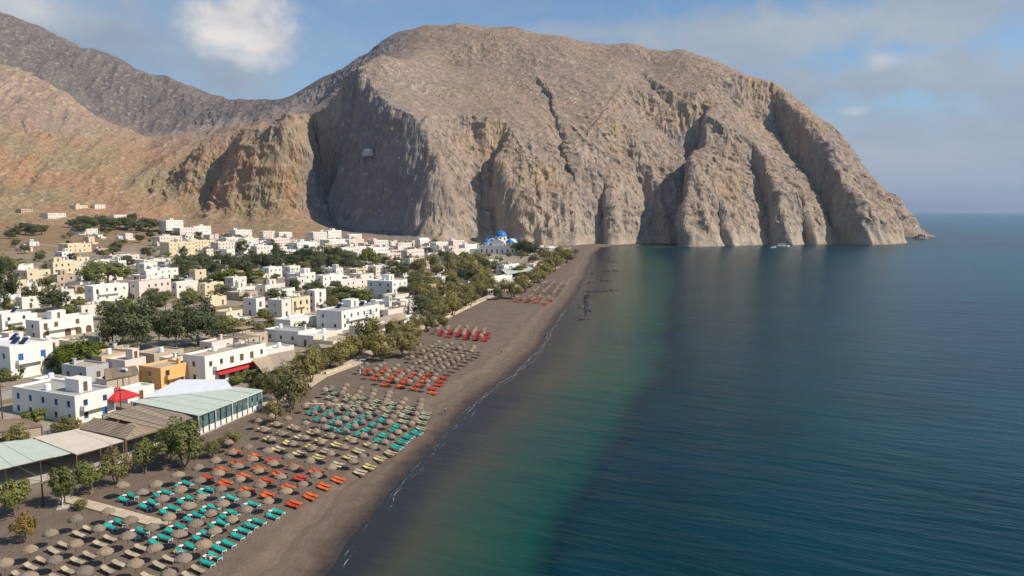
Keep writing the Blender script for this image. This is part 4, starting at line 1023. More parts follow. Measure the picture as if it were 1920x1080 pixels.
def cave_chapel():
    # a small chapel on a ledge in the dark cliff
    m = (np.abs(TERRAIN.pu - 692) < 7) & (np.abs(TERRAIN.pv - 280) < 7); k = np.argmin(np.where(m, TERRAIN.Y, 1e9)); P = Vector((TERRAIN.X.flat[k], TERRAIN.Y.flat[k], TERRAIN.H.flat[k]))
    o = empty('chapel', P + Vector((-4, -5, 0)), -R(48), 'tiny white chapel on a ledge in the dark cliff', 'chapel')
    MB().box(-9, 6, -2, 5, -6, -0.05).build('ledge_wall', 'grey', o)
    volume(o, -6, 4, -1, 5, 0, 2.8, 'white', 'roof_white', [(2, 3, 0.1, 2.2), (6, 7, 1.2, 2.4)], [(2.5, 3.5, 0.1, 2.2)])
    MB().lathe([(1.8 * math.cos(t), 1.8 * math.sin(t)) for t in [k * math.pi / 2 / 6 for k in range(7)]], 12, (-1, 2, 2.3)).build('dome', 'white', o, True)


cave_chapel()


# ------------------------------------------------------------------ tavernas: canopies on posts
def canopy(name, label, cat, pix, h, mat, panels=6, post_gap=3.6, walls=None, slats=False, post='wood', drop=0.0, hb=None):
    """pix: front-left, front-right, back-right, back-left corners of the roof in the photograph; h its height above ground"""
    hs = [h, h, hb or h, hb or h]
    W = [at(x, y, hh) for (x, y), hh in zip(pix, hs)]
    W = [Vector((p.x, p.y, p.z + hh)) for p, hh in zip(W, hs)]
    c = sum(W, Vector()) / 4; gz = float(ground_z(c.x, c.y)); o = empty(name, (c.x, c.y, gz), 0, label, cat)
    L = [p - Vector((c.x, c.y, gz)) for p in W]
    B = lambda u, v: (L[0] * (1 - u) + L[1] * u) * (1 - v) + (L[3] * (1 - u) + L[2] * u) * v
    rr = random.Random(len(name) + int(pix[0][0]))
    for i in range(panels):
        u0, u1 = i / panels + 0.002, (i + 1) / panels - 0.002; dz = rr.uniform(-0.05, 0.05); m = MB()
        q = [B(u0, 0), B(u1, 0), B(u1, 1), B(u0, 1)]
        m.add([a + Vector((0, 0, dz)) for a in q] + [a + Vector((0, 0, dz - 0.1)) for a in q], [(0, 1, 2, 3), (7, 6, 5, 4), (0, 4, 5, 1), (1, 5, 6, 2), (2, 6, 7, 3), (3, 7, 4, 0)])
        p = m.build('roof_panel', mat, o)
        if slats:
            m = MB(); n = 9
            for k in range(n + 1):
                v = k / n; a, b = B(u0, v), B(u1, v); z = Vector((0, 0, dz + 0.035)); m.tube([a + z, b + z], 0.05, 4)
            m.build('batten', 'wood', p)
    # beams and posts
    for v in (0.01, 0.99):
        a, b = B(0, v), B(1, v); e = Vector((0, 0, -0.22)); MB().tube([a + e, b + e], 0.09, 5).build('beam', post, o)
        n = max(2, int((a - b).length / post_gap))
        for k in range(n + 1):
            p = B(min(max(k / n, 0.01), 0.99), v); g = float(ground_z(p.x + c.x, p.y + c.y)) - gz; MB().tube([(p.x, p.y, g - 0.3), (p.x, p.y, p.z - 0.2)], 0.08, 6).build('post', post, o)
    if walls:      # list of (edge, z0, z1, material, pieces): 'front','left','right','back'
        for edge, z0, z1, wm, n in walls:
            for k in range(n):
                u0, u1 = k / n + 0.01, (k + 1) / n - 0.01
                a, b = {'front': (B(u0, 0.03), B(u1, 0.03)), 'back': (B(u0, 0.97), B(u1, 0.97)), 'left': (B(0.03, u0), B(0.03, u1)), 'right': (B(0.97, u0), B(0.97, u1))}[edge]
                t = (b - a); t.z = 0; t.normalize(); nn = Vector((-t.y, t.x, 0)) * 0.04; v = []
                for off in (nn, -nn):
                    for pnt in (a, b):
                        for z in (z0, min(z1, pnt.z - 0.3)): v.append(Vector((pnt.x, pnt.y, z)) + off)
                MB().add(v, [(0, 1, 3, 2), (4, 6, 7, 5), (0, 4, 5, 1), (2, 3, 7, 6), (1, 5, 7, 3), (0, 2, 6, 4)]).build('glass_pane' if 'glass' in wm else 'wall_panel', wm, o)
    m = MB(); q = [B(0.02, 0.02), B(0.98, 0.02), B(0.98, 0.98), B(0.02, 0.98)]
    m.add([Vector((a.x, a.y, float(ground_z(a.x + c.x, a.y + c.y)) - gz + 0.12)) for a in q] + [Vector((a.x, a.y, -1.0)) for a in q], [(0, 1, 2, 3), (0, 4, 5, 1), (1, 5, 6, 2), (2, 6, 7, 3), (3, 7, 4, 0)]); m.build('floor', 'concrete', o)
    return o


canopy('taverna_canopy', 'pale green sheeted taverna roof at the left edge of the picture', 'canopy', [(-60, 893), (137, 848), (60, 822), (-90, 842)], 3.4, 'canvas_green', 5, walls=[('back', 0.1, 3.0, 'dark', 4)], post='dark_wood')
canopy('taverna_canopy', 'cream canvas taverna canopy right of the pale green roof', 'canopy', [(143, 852), (232, 826), (160, 801), (62, 820)], 3.5, 'canvas_cream', 4, walls=[('back', 0.1, 3.0, 'tan', 3)])
canopy('taverna_canopy', 'weathered reed taverna canopy with rows of battens behind cream canvas', 'canopy', [(150, 803), (235, 823), (255, 800), (175, 783)], 3.7, 'reed_dark', 5, slats=True)
canopy('taverna_canopy', 'cream reed canopy between the canvas canopy and pale restaurant', 'canopy', [(236, 824), (300, 805), (262, 790), (222, 800)], 3.5, 'reed', 4, slats=True)
canopy('taverna_canopy', 'long weathered reed canopy in front of the red pyramid roof', 'canopy', [(302, 804), (362, 784), (290, 752), (190, 778)], 3.6, 'reed_dark', 6, slats=True, walls=[('back', 0.1, 3.0, 'tan', 4)])
canopy('taverna_canopy', 'tan shed roof at left edge behind the yellow-green bush', 'canopy', [(-30, 812), (80, 797), (50, 785), (-30, 788)], 3.2, 'reed_dark', 5, slats=True, walls=[('front', 0.1, 2.9, 'tan', 4)])
canopy('restaurant', 'restaurant pavilion with pale green roof and teal glass sides', 'restaurant', [(372, 779), (492, 731), (442, 725), (243, 752)], 3.9, 'canvas_green', 6, post_gap=4.2, post='frame_white',
       walls=[('front', 0.1, 1.1, 'white', 12), ('front', 1.15, 4.3, 'teal_glass', 12), ('left', 2.2, 4.3, 'teal_glass', 6), ('left', 0.1, 2.15, 'white', 5), ('back', 0.1, 4.3, 'white', 4)])
canopy('restaurant_annex', 'white flat roof directly behind the pale green restaurant roof', 'canopy', [(268, 745), (436, 727), (424, 711), (336, 711)], 4.2, 'canvas_white', 3, walls=[('front', 0.1, 4.6, 'white', 3), ('left', 0.1, 4.6, 'white', 3)], post='frame_white')
canopy('taverna_canopy', 'tan taverna canopy with white fascia beside the olive trees', 'canopy', [(492, 697), (560, 684), (552, 655), (470, 672)], 3.4, 'reed', 5, walls=[('back', 0.1, 3.0, 'white', 3)], post='frame_white')
canopy('taverna_canopy', 'thatched beach bar roof under the olive trees mid beach', 'canopy', [(602, 652), (668, 645), (655, 628), (592, 636)], 3.2, 'reed', 5, walls=[('back', 0.1, 2.9, 'tan', 3)])
canopy('taverna_canopy', 'long tan awning roof beside the promenade above crimson loungers', 'canopy', [(700, 612), (765, 596), (752, 586), (690, 600)], 3.2, 'reed', 5, walls=[('back', 0.1, 2.9, 'offwhite', 3)])
canopy('taverna_canopy', 'pale sheeted canopy in the far taverna row', 'canopy', [(915, 545), (968, 528), (950, 518), (905, 532)], 3.3, 'canvas_cream', 4, walls=[('back', 0.1, 3.0, 'pink', 3)], post='frame_white')
canopy('taverna_canopy', 'pale canopy roof right of the round dark tree', 'canopy', [(950, 515), (1005, 505), (985, 497), (940, 505)], 3.3, 'canvas_green', 4, walls=[('back', 0.1, 3.0, 'offwhite', 3)])
canopy('taverna_canopy', 'farthest tan reed canopy at the end of the beach', 'canopy', [(1020, 500), (1062, 487), (1040, 480), (1000, 490)], 3.3, 'reed', 4)
canopy('taverna_canopy', 'brown reed shelter with slatted roof behind the orange house', 'canopy', [(198, 712), (262, 700), (255, 686), (195, 692)], 3.6, 'reed_dark', 5, slats=True, walls=[('front', 0.1, 3.1, 'tan', 3)])


def red_pavilion():
    P = at(222, 772); o = empty('pavilion', P, -PHI, 'red pyramid canvas roof beside the reed canopies', 'pavilion'); a = 2.9
    for (i, j) in ((-1, -1), (1, -1), (1, 1), (-1, 1)): MB().tube([(i * a * 0.9, j * a * 0.9, -0.2), (i * a * 0.9, j * a * 0.9, 3.2)], 0.08, 6).build('post', 'frame_white', o)
    for k in range(4):
        c = [(-a, -a), (a, -a), (a, a), (-a, a)]; p, q = c[k], c[(k + 1) % 4]
        MB().add([(p[0], p[1], 3.2), (q[0], q[1], 3.2), (0, 0, 5.0), (p[0], p[1], 2.85), (q[0], q[1], 2.85)], [(0, 1, 2), (0, 3, 4, 1)]).build('canvas_side', 'red', o)


red_pavilion()


# ------------------------------------------------------------------ trees
def crown_mesh(name, seed, n, spread, leaf, mat, droop=0.0, base=0.18, clumps=26, squash=1.0):
    r = np.random.default_rng(seed)
    # clump centres fill an uneven crown above the fork of a tree one unit tall
    cc = []
    while len(cc) < clumps:
        p = r.uniform(-1, 1, 3)
        if p @ p > 1 or p @ p < 0.12: continue
        if p[2] < -0.75: continue
        cc.append(p * np.array([spread, spread, (1 - base) / 2 * squash]) * (0.78 + 0.3 * r.random()))
    cc = np.array(cc) + np.array([0, 0, base + (1 - base) / 2 * squash]); rad = r.uniform(0.10, 0.19, clumps) * (spread / 0.42)
    k = r.integers(0, clumps, n); d = r.normal(size=(n, 3)); d /= np.linalg.norm(d, axis=1)[:, None]
    rr = rad[k] * np.cbrt(r.uniform(0.15, 1.0, n))
    p = cc[k] + d * rr[:, None]; p[:, 2] -= droop * r.random(n) * np.hypot(p[:, 0], p[:, 1])
    p[:, 2] = np.maximum(p[:, 2], 0.03)
    oc = p - np.array([0, 0, base + (1 - base) * 0.4]); oc /= np.linalg.norm(oc, axis=1)[:, None]; nn = d * 0.6 + oc * 0.5 + r.normal(size=(n, 3)) * 0.35; nn /= np.linalg.norm(nn, axis=1)[:, None]
    a = np.cross(nn, r.normal(size=(n, 3))); a /= np.linalg.norm(a, axis=1)[:, None]; b = np.cross(nn, a)
    s = leaf * r.uniform(0.6, 1.4, n)[:, None]
    v = np.stack([p - a * s - b * s * 0.55, p + a * s * 0.8 - b * s * 0.5, p + a * s + b * s * 0.6, p - a * s * 0.7 + b * s * 0.55], 1).reshape(-1, 3)
    me = bpy.data.meshes.new(name); f = np.arange(4 * n).reshape(-1, 4)
    me.from_pydata(v.tolist(), [], f.tolist()); me.materials.append(M[mat]); me.update()
    return me, cc


def trunk_mesh(name, cc, seed, stems=3, r0=0.035, fork=0.3):
    r = random.Random(seed); m = MB()
    for s in range(stems):
        a = 2 * math.pi * s / stems + r.uniform(-0.5, 0.5); lean = r.uniform(0.04, 0.10) * (stems > 1)
        f = Vector((math.cos(a) * lean * 1.5, math.sin(a) * lean * 1.5, fork * r.uniform(0.8, 1.2)))
        b = Vector((math.cos(a) * 0.015 * (stems > 1), math.sin(a) * 0.015 * (stems > 1), -0.04))
        mid = (b + f) / 2 + Vector((r.uniform(-0.02, 0.02), r.uniform(-0.02, 0.02), 0))
        m.tube([b, mid, f], [r0, r0 * 0.8, r0 * 0.6], 6)
        for q in r.sample(list(range(len(cc))), min(6, len(cc))):
            e = Vector(cc[q]); m.tube([f, (f + e) / 2 + Vector((r.uniform(-0.03, 0.03), r.uniform(-0.03, 0.03), 0.02)), e], [r0 * 0.5, r0 * 0.3, r0 * 0.12], 5)
    o = m.build(name, 'bark'); me = o.data; bpy.data.objects.remove(o); return me


KINDS = {}


def tree_kinds():
    spec = {'tamarisk': dict(n=2600, spread=0.46, leaf=0.026, mat='leaf_tamarisk', droop=0.22, base=0.24, clumps=26), 'green': dict(n=2600, spread=0.44, leaf=0.026, mat='leaf_green', base=0.28, clumps=24),
            'dark': dict(n=3200, spread=0.36, leaf=0.021, mat='leaf_dark', base=0.14, clumps=36), 'bush': dict(n=2200, spread=0.5, leaf=0.036, mat='leaf_green', base=0.02, clumps=26, squash=0.9), 'bright': dict(n=3000, spread=0.55, leaf=0.034, mat='leaf_bright', base=0.02, clumps=32, squash=0.9),
            'dry': dict(n=1500, spread=0.36, leaf=0.026, mat='leaf_dry', droop=0.3, base=0.2, clumps=18), 'tambush': dict(n=2400, spread=0.5, leaf=0.032, mat='leaf_tamarisk', base=0.02, clumps=28, squash=0.9)}
    for k, sp in spec.items():
        KINDS[k] = []
        for v in range(4):
            me, cc = crown_mesh(k + '_crown', 100 * v + len(k) * 7, **sp)
            KINDS[k].append((me, trunk_mesh(k + '_trunk', cc, v + 5, 3 if k in ('tamarisk', 'dry') else (1 if k == 'dark' else 2), 0.032 if k != 'dark' else 0.026, 0.30 if k in ('tamarisk', 'green', 'dark', 'dry') else 0.1)))


tree_kinds()
TREES = []
TNAME = {'tamarisk': ('tamarisk_tree', 'olive-brown tamarisk', 'tree'), 'green': ('green_tree', 'leafy green tree', 'tree'), 'dark': ('dark_tree', 'dark green tree', 'tree'), 'bush': ('green_bush', 'round green bush', 'bush'), 'bright': ('bright_bush', 'bright green leafy shrub', 'bush'),
         'dry': ('dry_tree', 'yellowed thin tree', 'tree'), 'tambush': ('olive_bush', 'olive-brown bushy shrub', 'bush')}
TZ = {'beach': 'along the beach front', 'belt': 'in the dark belt across the village', 'village': 'between the village houses', 'far': 'in the grove below the left slope', 'grove': 'in the olive-brown grove by the promenade', 'edge': 'at the foot of the headland'}


def tree(zone, x, y, hpx, wpx, kind, v=None):
    P = at(x, y); h = hpx * P.y / F; w = wpx * P.y / F; r = random.Random(int(x * 31 + y * 17)); v = r.randrange(4) if v is None else v
    nm, words, cat = TNAME[kind]; o = empty(nm, P, r.uniform(0, 6.28)); base_w = {'tamarisk': 0.98, 'green': 0.95, 'dark': 0.8, 'bush': 1.1, 'bright': 1.2, 'dry': 0.8, 'tambush': 1.1}[kind]
    o.scale = (w / base_w * r.uniform(0.92, 1.08), w / base_w * r.uniform(0.92, 1.08), h); o['category'] = cat
    cm, tm = KINDS[kind][v]
    link(bpy.data.objects.new('crown', cm), o); link(bpy.data.objects.new('trunk', tm), o)
    TREES.append((zone, kind, x, P.y, o, words))
    return o


for a in [(30, 968, 72, 74, 'green'), (120, 948, 74, 62, 'green'), (172, 925, 66, 66, 'green'), (218, 908, 70, 58, 'tamarisk'), (272, 888, 66, 46, 'green'), (345, 876, 88, 92, 'green'), (318, 862, 60, 50, 'green'), (48, 1016, 62, 52, 'dry'),
          (515, 792, 44, 40, 'tamarisk'), (548, 772, 74, 72, 'tamarisk'), (520, 752, 56, 46, 'tamarisk'), (582, 718, 66, 58, 'tamarisk'), (560, 706, 44, 40, 'tamarisk'), (640, 690, 50, 52, 'tamarisk'), (690, 652, 62, 54, 'tamarisk'), (716, 676, 52, 56, 'tamarisk'), (758, 668, 48, 60, 'tamarisk'), (735, 640, 40, 36, 'tamarisk'),
          (802, 622, 34, 34, 'tamarisk'), (788, 596, 48, 46, 'dark'), (815, 590, 44, 46, 'tamarisk'), (842, 588, 40, 44, 'tamarisk'), (872, 568, 38, 42, 'tamarisk'), (892, 560, 40, 46, 'tamarisk'), (908, 548, 30, 30, 'tamarisk'), (962, 560, 30, 36, 'tamarisk'), (985, 548, 26, 30, 'tamarisk'), (1010, 530, 28, 38, 'tamarisk'),
          (1040, 508, 30, 44, 'tamarisk'), (1062, 494, 24, 34, 'tamarisk'), (1022, 520, 26, 32, 'tamarisk'), (1050, 482, 20, 36, 'tamarisk'), (398, 858, 34, 34, 'tamarisk'), (430, 840, 32, 44, 'tamarisk'), (662, 668, 40, 44, 'tamarisk'), (830, 612, 24, 26, 'tambush'), (150, 955, 24, 30, 'tambush'), (935, 562, 22, 26, 'dark')]:
    tree('beach', *a)
for i, (x, y) in enumerate([(500, 738), (530, 727), (598, 702), (618, 690), (652, 674), (676, 662), (702, 668), (742, 652), (770, 642), (780, 626), (812, 607), (826, 600), (850, 592), (862, 581), (880, 575), (900, 557), (925, 553), (945, 549), (976, 541), (998, 533), (1015, 516), (1030, 512)]):
    hh = 46 - i * 1.0; tree('beach', x, y, hh * rng.uniform(0.85, 1.15), hh * rng.uniform(0.9, 1.2), 'tamarisk')
for a in [(30, 838, 46, 62, 'tambush'), (66, 796, 34, 50, 'bush'), (122, 812, 36, 50, 'tambush'), (12, 838, 30, 40, 'bush'), (143, 694, 58, 92, 'bright'), (120, 700, 50, 40, 'bright'), (180, 668, 30, 40, 'bright'), (212, 656, 92, 64, 'dark'), (256, 658, 100, 84, 'dark'), (330, 655, 86, 70, 'dark'), (372, 648, 92, 80, 'dark'), (298, 640, 60, 44, 'dark'),
          (405, 640, 50, 46, 'dark'), (445, 628, 34, 70, 'tambush'), (482, 632, 30, 56, 'tambush'), (420, 618, 30, 50, 'tambush'), (100, 584, 44, 58, 'dark'), (130, 600, 34, 40, 'bush'), (175, 540, 44, 54, 'green'), (200, 534, 46, 66, 'green'), (228, 522, 32, 40, 'bush'), (10, 588, 110, 54, 'dark'), (28, 632, 24, 40, 'bush'), (20, 712, 26, 60, 'bush'),
          (236, 505, 28, 36, 'dark'), (212, 478, 18, 26, 'dark'), (276, 484, 22, 28, 'dark'), (60, 575, 40, 46, 'bush'), (150, 585, 30, 36, 'bush'), (400, 552, 24, 60, 'bush'), (430, 530, 26, 70, 'bright'), (470, 530, 26, 60, 'bush'), (655, 566, 32, 86, 'bush'), (685, 568, 26, 40, 'bush'), (615, 558, 22, 34, 'dark'), (760, 560, 26, 40, 'dark'), (775, 545, 30, 34, 'dark'), (570, 625, 24, 36, 'bush'),
          (585, 610, 20, 30, 'dark'), (742, 592, 20, 30, 'dark'), (770, 580, 24, 34, 'dark'), (465, 715, 26, 40, 'bush'), (440, 722, 22, 30, 'bush'), (478, 738, 22, 30, 'green'), (90, 555, 36, 40, 'green'), (5, 540, 60, 50, 'green'), (325, 552, 20, 34, 'bush'), (510, 612, 18, 30, 'bush'), (360, 570, 26, 40, 'bush'), (550, 548, 18, 26, 'bush'), (240, 585, 30, 40, 'bush'), (200, 600, 40, 36, 'dark'), (290, 590, 40, 44, 'dark')]:
    tree('village', *a)
for i in range(34):
    x = 335 + i * 9.8 + rng.uniform(-4, 4); tree('belt', x, 524 - 0.05 * (x - 335) + rng.uniform(-20, 2), rng.uniform(24, 38), rng.uniform(26, 40), 'dark')
for x, y, h in [(455, 478, 30), (512, 478, 28), (520, 486, 24), (600, 500, 24), (640, 498, 24), (690, 500, 34), (705, 505, 30), (725, 502, 24), (668, 512, 26), (735, 515, 28), (755, 520, 30), (745, 500, 22), (700, 488, 24), (410, 500, 28), (380, 495, 26)]: tree('belt', x, y, h, h * 0.95, rng.choice(['dark', 'dark', 'green']))
for i in range(22):
    x = 140 + i * 7 + rng.uniform(-4, 4); tree('far', x, 442 - 0.02 * x + rng.uniform(-16, 4), rng.uniform(16, 24), rng.uniform(20, 30), 'dark')
for x, y, h in [(28, 444, 20), (48, 440, 24), (62, 442, 22), (78, 440, 20), (18, 448, 16), (218, 470, 18), (75, 490, 16), (282, 448, 14), (262, 455, 16)]: tree('far', x, y, h, h * 1.3, 'dark')
for i in range(40):
    x = rng.uniform(775, 915); y = 566 - (x - 775) * 0.10 - rng.uniform(0, 58); tree('grove', x, y, rng.uniform(22, 34), rng.uniform(26, 38), 'tamarisk' if rng.random() < 0.85 else 'dark')
for x, y, h, k in [(930, 510, 22, 'tamarisk'), (950, 508, 16, 'tamarisk'), (968, 516, 18, 'dark'), (980, 512, 16, 'tamarisk'), (870, 500, 20, 'tamarisk'), (900, 506, 18, 'tamarisk'), (1000, 496, 18, 'tamarisk'), (935, 494, 14, 'dark'), (870, 485, 14, 'dark'), (915, 482, 10, 'bush'), (955, 481, 10, 'bush')]: tree('grove', x, y, h, h * 1.5, k)
for x, y, h, k in [(975, 478, 28, 'dark'), (990, 479, 30, 'dark'), (1003, 480, 24, 'dark'), (1020, 486, 20, 'tamarisk'), (1035, 490, 22, 'tamarisk'), (1050, 492, 18, 'tamarisk'), (1068, 482, 16, 'tamarisk'), (815, 458, 10, 'dark'), (888, 455, 10, 'dark'), (1080, 478, 12, 'tamarisk'), (905, 462, 8, 'bush')]: tree('edge', x, y, h, h * 1.35, k)


TZ.update({k: v for k, v in ZONES.items() if k[0] == 'b' and k[1:2].isdigit()})


def fill_green():
    r = random.Random(77); n = 0; tries = 0
    while n < 430 and tries < 18000:
        tries += 1; y = 150 + 640 * r.random() ** 0.75; t = r.uniform(58 if y > 230 else 85, 500); x = float(np.interp(y, SY, SX)) - t
        z = float(ground_z(x, y)); u, v = proj((x, y, z))
        if u < -30 or u > 1080 or v < 438 or (885 < u < 972 and 466 < v < 500): continue
        field = u < 300 and v < 500
        if field and r.random() < 0.8: continue
        near_beach = t < 100
        k = r.choices(['tamarisk', 'tambush', 'green', 'bush', 'dark', 'bright'], [6, 2, 1, 1, 1, 0.2] if near_beach else [1, 1.4, 2, 3.2, 4, 0.5])[0]
        h = {'tamarisk': r.uniform(3, 5.5), 'tambush': r.uniform(1.6, 3), 'green': r.uniform(3, 5.5), 'bush': r.uniform(1.6, 3.2), 'dark': r.uniform(3.5, 7), 'bright': r.uniform(1.5, 3)}[k]
        h *= 1.2; w = h * r.uniform(0.9, 1.4)
        if not free_spot(x, y, w * 0.42, True): continue
        tree(band_zone(y, u), u, v, h * F / y, w * F / y, k); FOOT_H.append((x, y, w * 0.3)); n += 1


fill_green()


def label_trees():
    by = {}
    for t in TREES: by.setdefault((t[0], t[1]), []).append(t)
    for (zone, kind), L in by.items():
        L.sort(key=lambda t: t[2] if zone != 'beach' else t[3])
        for i, t in enumerate(L):
            where = 'from the camera' if zone == 'beach' else 'from left'
            t[4]['label'] = f'{t[5]} standing {ordn(i + 1)} {where} {TZ[zone]}'; t[4]['group'] = f'trees {TZ[zone]}'


label_trees()


# ------------------------------------------------------------------ beach parasols and loungers
def thatch_mesh(v):
    def mk():
        r = random.Random(90 + v); m = MB(); n = 18; vs = []
        rings = [(0.12, 0.50), (0.5, 0.42), (0.95, 0.25), (1.32, 0.02), (1.40, -0.16)]
        for j, (rad, z) in enumerate(rings):
            for k in range(n):
                a = 2 * math.pi * k / n; q = rad * (1 + r.uniform(-0.03, 0.05) * (j > 0)); vs.append((q * math.cos(a), q * math.sin(a), 2.05 + z + r.uniform(-0.03, 0.03) * (j > 0) - (r.uniform(0, 0.12) if j == 4 else 0)))
        f = [(j * n + k, j * n + (k + 1) % n, (j + 1) * n + (k + 1) % n, (j + 1) * n + k) for j in range(4) for k in range(n)] + [tuple(range(n))]
        m.add(vs, f); m.lathe([(0.13, 2.54), (0.15, 2.62), (0.05, 2.70), (0.0, 2.72)], 8)
        # underside
        m.add([(1.30 * math.cos(2 * math.pi * k / n), 1.30 * math.sin(2 * math.pi * k / n), 2.0) for k in range(n)] + [(0, 0, 2.45)], [(k, n, (k + 1) % n) for k in range(n)])
        return m, 'thatch', False
    return mk


def pole_mesh():
    m = MB(); m.tube([(0, 0, -0.5), (0, 0, 2.5)], 0.055, 7)
    for k in range(6):
        a = math.pi / 3 * k; m.tube([(0, 0, 1.75), (0.95 * math.cos(a), 0.95 * math.sin(a), 2.2)], 0.025, 4)
    return m, 'wood', False


def lounger_frame(mat):
    def mk():
        m = MB()
        for y in (-0.32, 0.27): m.box(-1.0, 0.95, y, y + 0.05, 0.27, 0.33)
        for x in (-0.85, 0.8):
            for y in (-0.32, 0.27): m.box(x, x + 0.06, y + 0.003, y + 0.047, -0.08, 0.27)
        m.box(-1.0, -0.95, -0.27, 0.27, 0.27, 0.33); m.box(0.9, 0.95, -0.27, 0.27, 0.27, 0.33)
        return m, mat, False
    return mk


def lounger_mattress(mat):
    def mk():
        m = MB()
        for x0, x1 in ((-0.28, 0.12), (0.135, 0.53), (0.545, 0.93)): m.box(x0, x1, -0.31, 0.31, 0.332, 0.41)
        return m, mat, False
    return mk


def lounger_back(mat):
    def mk():
        m = MB(); a = R(13); c, s = math.cos(a), math.sin(a)
        m.obox((-0.30 - 0.37 * c, 0, 0.36 + 0.37 * s), (c, 0, -s), (0, 1, 0), (s, 0, c), 0.37, 0.31, 0.04); m.obox((-0.30 - 0.70 * c, 0, 0.42 + 0.70 * s), (c, 0, -s), (0, 1, 0), (s, 0, c), 0.09, 0.25, 0.035)
        return m, mat, False
    return mk


EDGE_Y = [60, 77.5, 92, 101, 108, 112, 123, 136, 150, 160, 180, 198, 215, 240, 300, 330, 380, 420]
EDGE_X = [-38, -36.8, -34.2, -30.5, -27.8, -25.2, -21.8, -18.8, -19, -19.5, -17.0, -12.0, -10, -9.0, 8, 16, 24, 30]
# block: word, colours of the loungers, first row, row pitch, rows, columns, column pitch, first column offset
WALK = [at(118, 934), at(312, 987)]
BLOCKS = [('near cream', ['mat_cream'], 66.4, 3.9, 4, [5, 5, 5, 5], 5.1, 0.0), ('near teal', ['mat_teal'], 81.6, 3.3, 5, [5, 6, 6, 5, 5], 4.5, 0.0), ('near red', ['mat_orange', 'mat_red'], 98.2, 3.3, 4, [5, 5, 5, 6], 4.4, 0.0),
          ('pale yellow', ['mat_yellow', 'mat_cream'], 112.0, 3.3, 4, [5, 6, 7, 7], 4.4, 0.0), ('dense teal', ['mat_teal'], 125.0, 3.1, 4, [5, 6, 7, 7], 4.0, 0.0), ('sage', ['mat_sage'], 137.2, 3.0, 5, [6, 6, 7, 7, 6], 4.0, 0.0),
          ('far red', ['mat_red', 'mat_orange'], 161.0, 3.4, 5, [4, 5, 6, 6, 5], 4.2, 0.0), ('brown', ['mat_brown'], 178.5, 3.6, 9, [3, 3, 4, 5, 5, 5, 5, 4, 4], 4.2, 0.0), ('crimson', ['mat_crimson', 'mat_crimson', 'mat_red'], 225.0, 2.9, 6, [5, 6, 6, 6, 5, 5], 3.4, 0.0),
          ('farthest red', ['mat_crimson', 'mat_orange'], 318.0, 4.5, 5, [4, 4, 4, 3, 3], 4.6, 0.0), ('farthest brown', ['mat_brown'], 350.0, 5.0, 12, [3] * 12, 5.0, 0.0)]
CD = Vector((0.88, -0.475, 0)); DD = Vector((0.26, 0.965, 0)); LOUNGERS = []; SKIP_TABLE = 0
for bw, mats, y0, pitch, nr, cols, cp, off in BLOCKS:
    for rI in range(nr):
        ey = y0 + rI * pitch; ex = float(np.interp(ey, EDGE_Y, EDGE_X))
        for cI in range(cols[rI]):
            p = Vector((ex, ey, 0)) - CD * (cI * cp + rng.uniform(-0.35, 0.35)) + DD * rng.uniform(-0.35, 0.35)
            if bw.startswith(('brown', 'crimson', 'farthest', 'sage')) and rng.random() < 0.08: continue
            wt = (p - WALK[0]).dot(WALK[1] - WALK[0]) / (WALK[1] - WALK[0]).length_squared
            if 0 < wt < 1 and (Vector((p.x, p.y)) - WALK[0].lerp(WALK[1], wt).xy).length < 1.7: continue
            p.z = float(ground_z(p.x, p.y)); s = rng.uniform(0.59, 0.73) * (1.0 if bw.startswith('near') else 0.86)
            o = empty('beach_parasol', p, rng.uniform(0, 6.28), f'thatched parasol {ordn(cI + 1)} from the sea in {ordn(rI + 1)} row of {bw} block', 'parasol', f'thatched parasols of the {bw} block'); o.scale = (s, s, rng.uniform(0.84, 0.94)); o.rotation_euler[0] = rng.uniform(-0.08, 0.08); o.rotation_euler[1] = rng.uniform(-0.08, 0.08)
            inst('canopy', ('thatch', rng.randrange(4)), thatch_mesh(rng.randrange(99)), o); inst('pole', 'pole', pole_mesh, o)
            if bw == 'sage' and rI == nr - 1: continue
            for k, wh in ((-1, 'nearer'), (1, 'farther')):
                q = p + CD * (1.5 + rng.uniform(-0.15, 0.15)) + DD * (k * (0.78 if bw in ('near teal', 'near cream') else 0.5)); q.z = float(ground_z(q.x, q.y)) + 0.03
                LOUNGERS.append((q, math.atan2(CD.y, CD.x) + rng.uniform(-0.08, 0.08), rng.choice(mats), bw, f'{wh} of pair by {ordn(cI + 1)} parasol from sea {ordn(rI + 1)} row {bw} block'))
            if bw == 'near teal':
                q = p + CD * 0.45; q.z = float(ground_z(q.x, q.y)); t = empty('beach_table', q, rng.uniform(0, 6), f'small white table at {ordn(cI + 1)} parasol from sea {ordn(rI + 1)} row near teal block', 'table', 'small white tables under the parasols')
                inst('top', 'tabletop', lambda: (MB().lathe([(0, 0.5), (0.3, 0.5), (0.3, 0.55), (0, 0.55)], 12), 'plastic_white', False), t); inst('leg', 'tableleg', lambda: (MB().lathe([(0.22, -0.02), (0.06, 0.06), (0.05, 0.5)], 8), 'plastic_white', False), t)
LOUNGERS.sort(key=lambda q: q[0].y); MW = {'mat_teal': 'teal', 'mat_red': 'red', 'mat_orange': 'orange', 'mat_cream': 'cream', 'mat_yellow': 'pale yellow', 'mat_sage': 'sage', 'mat_brown': 'brown', 'mat_crimson': 'crimson'}
FRAMES = {'mat_teal': 'plastic_white', 'mat_cream': 'wood', 'mat_yellow': 'wood', 'mat_sage': 'wood', 'mat_brown': 'wood'}
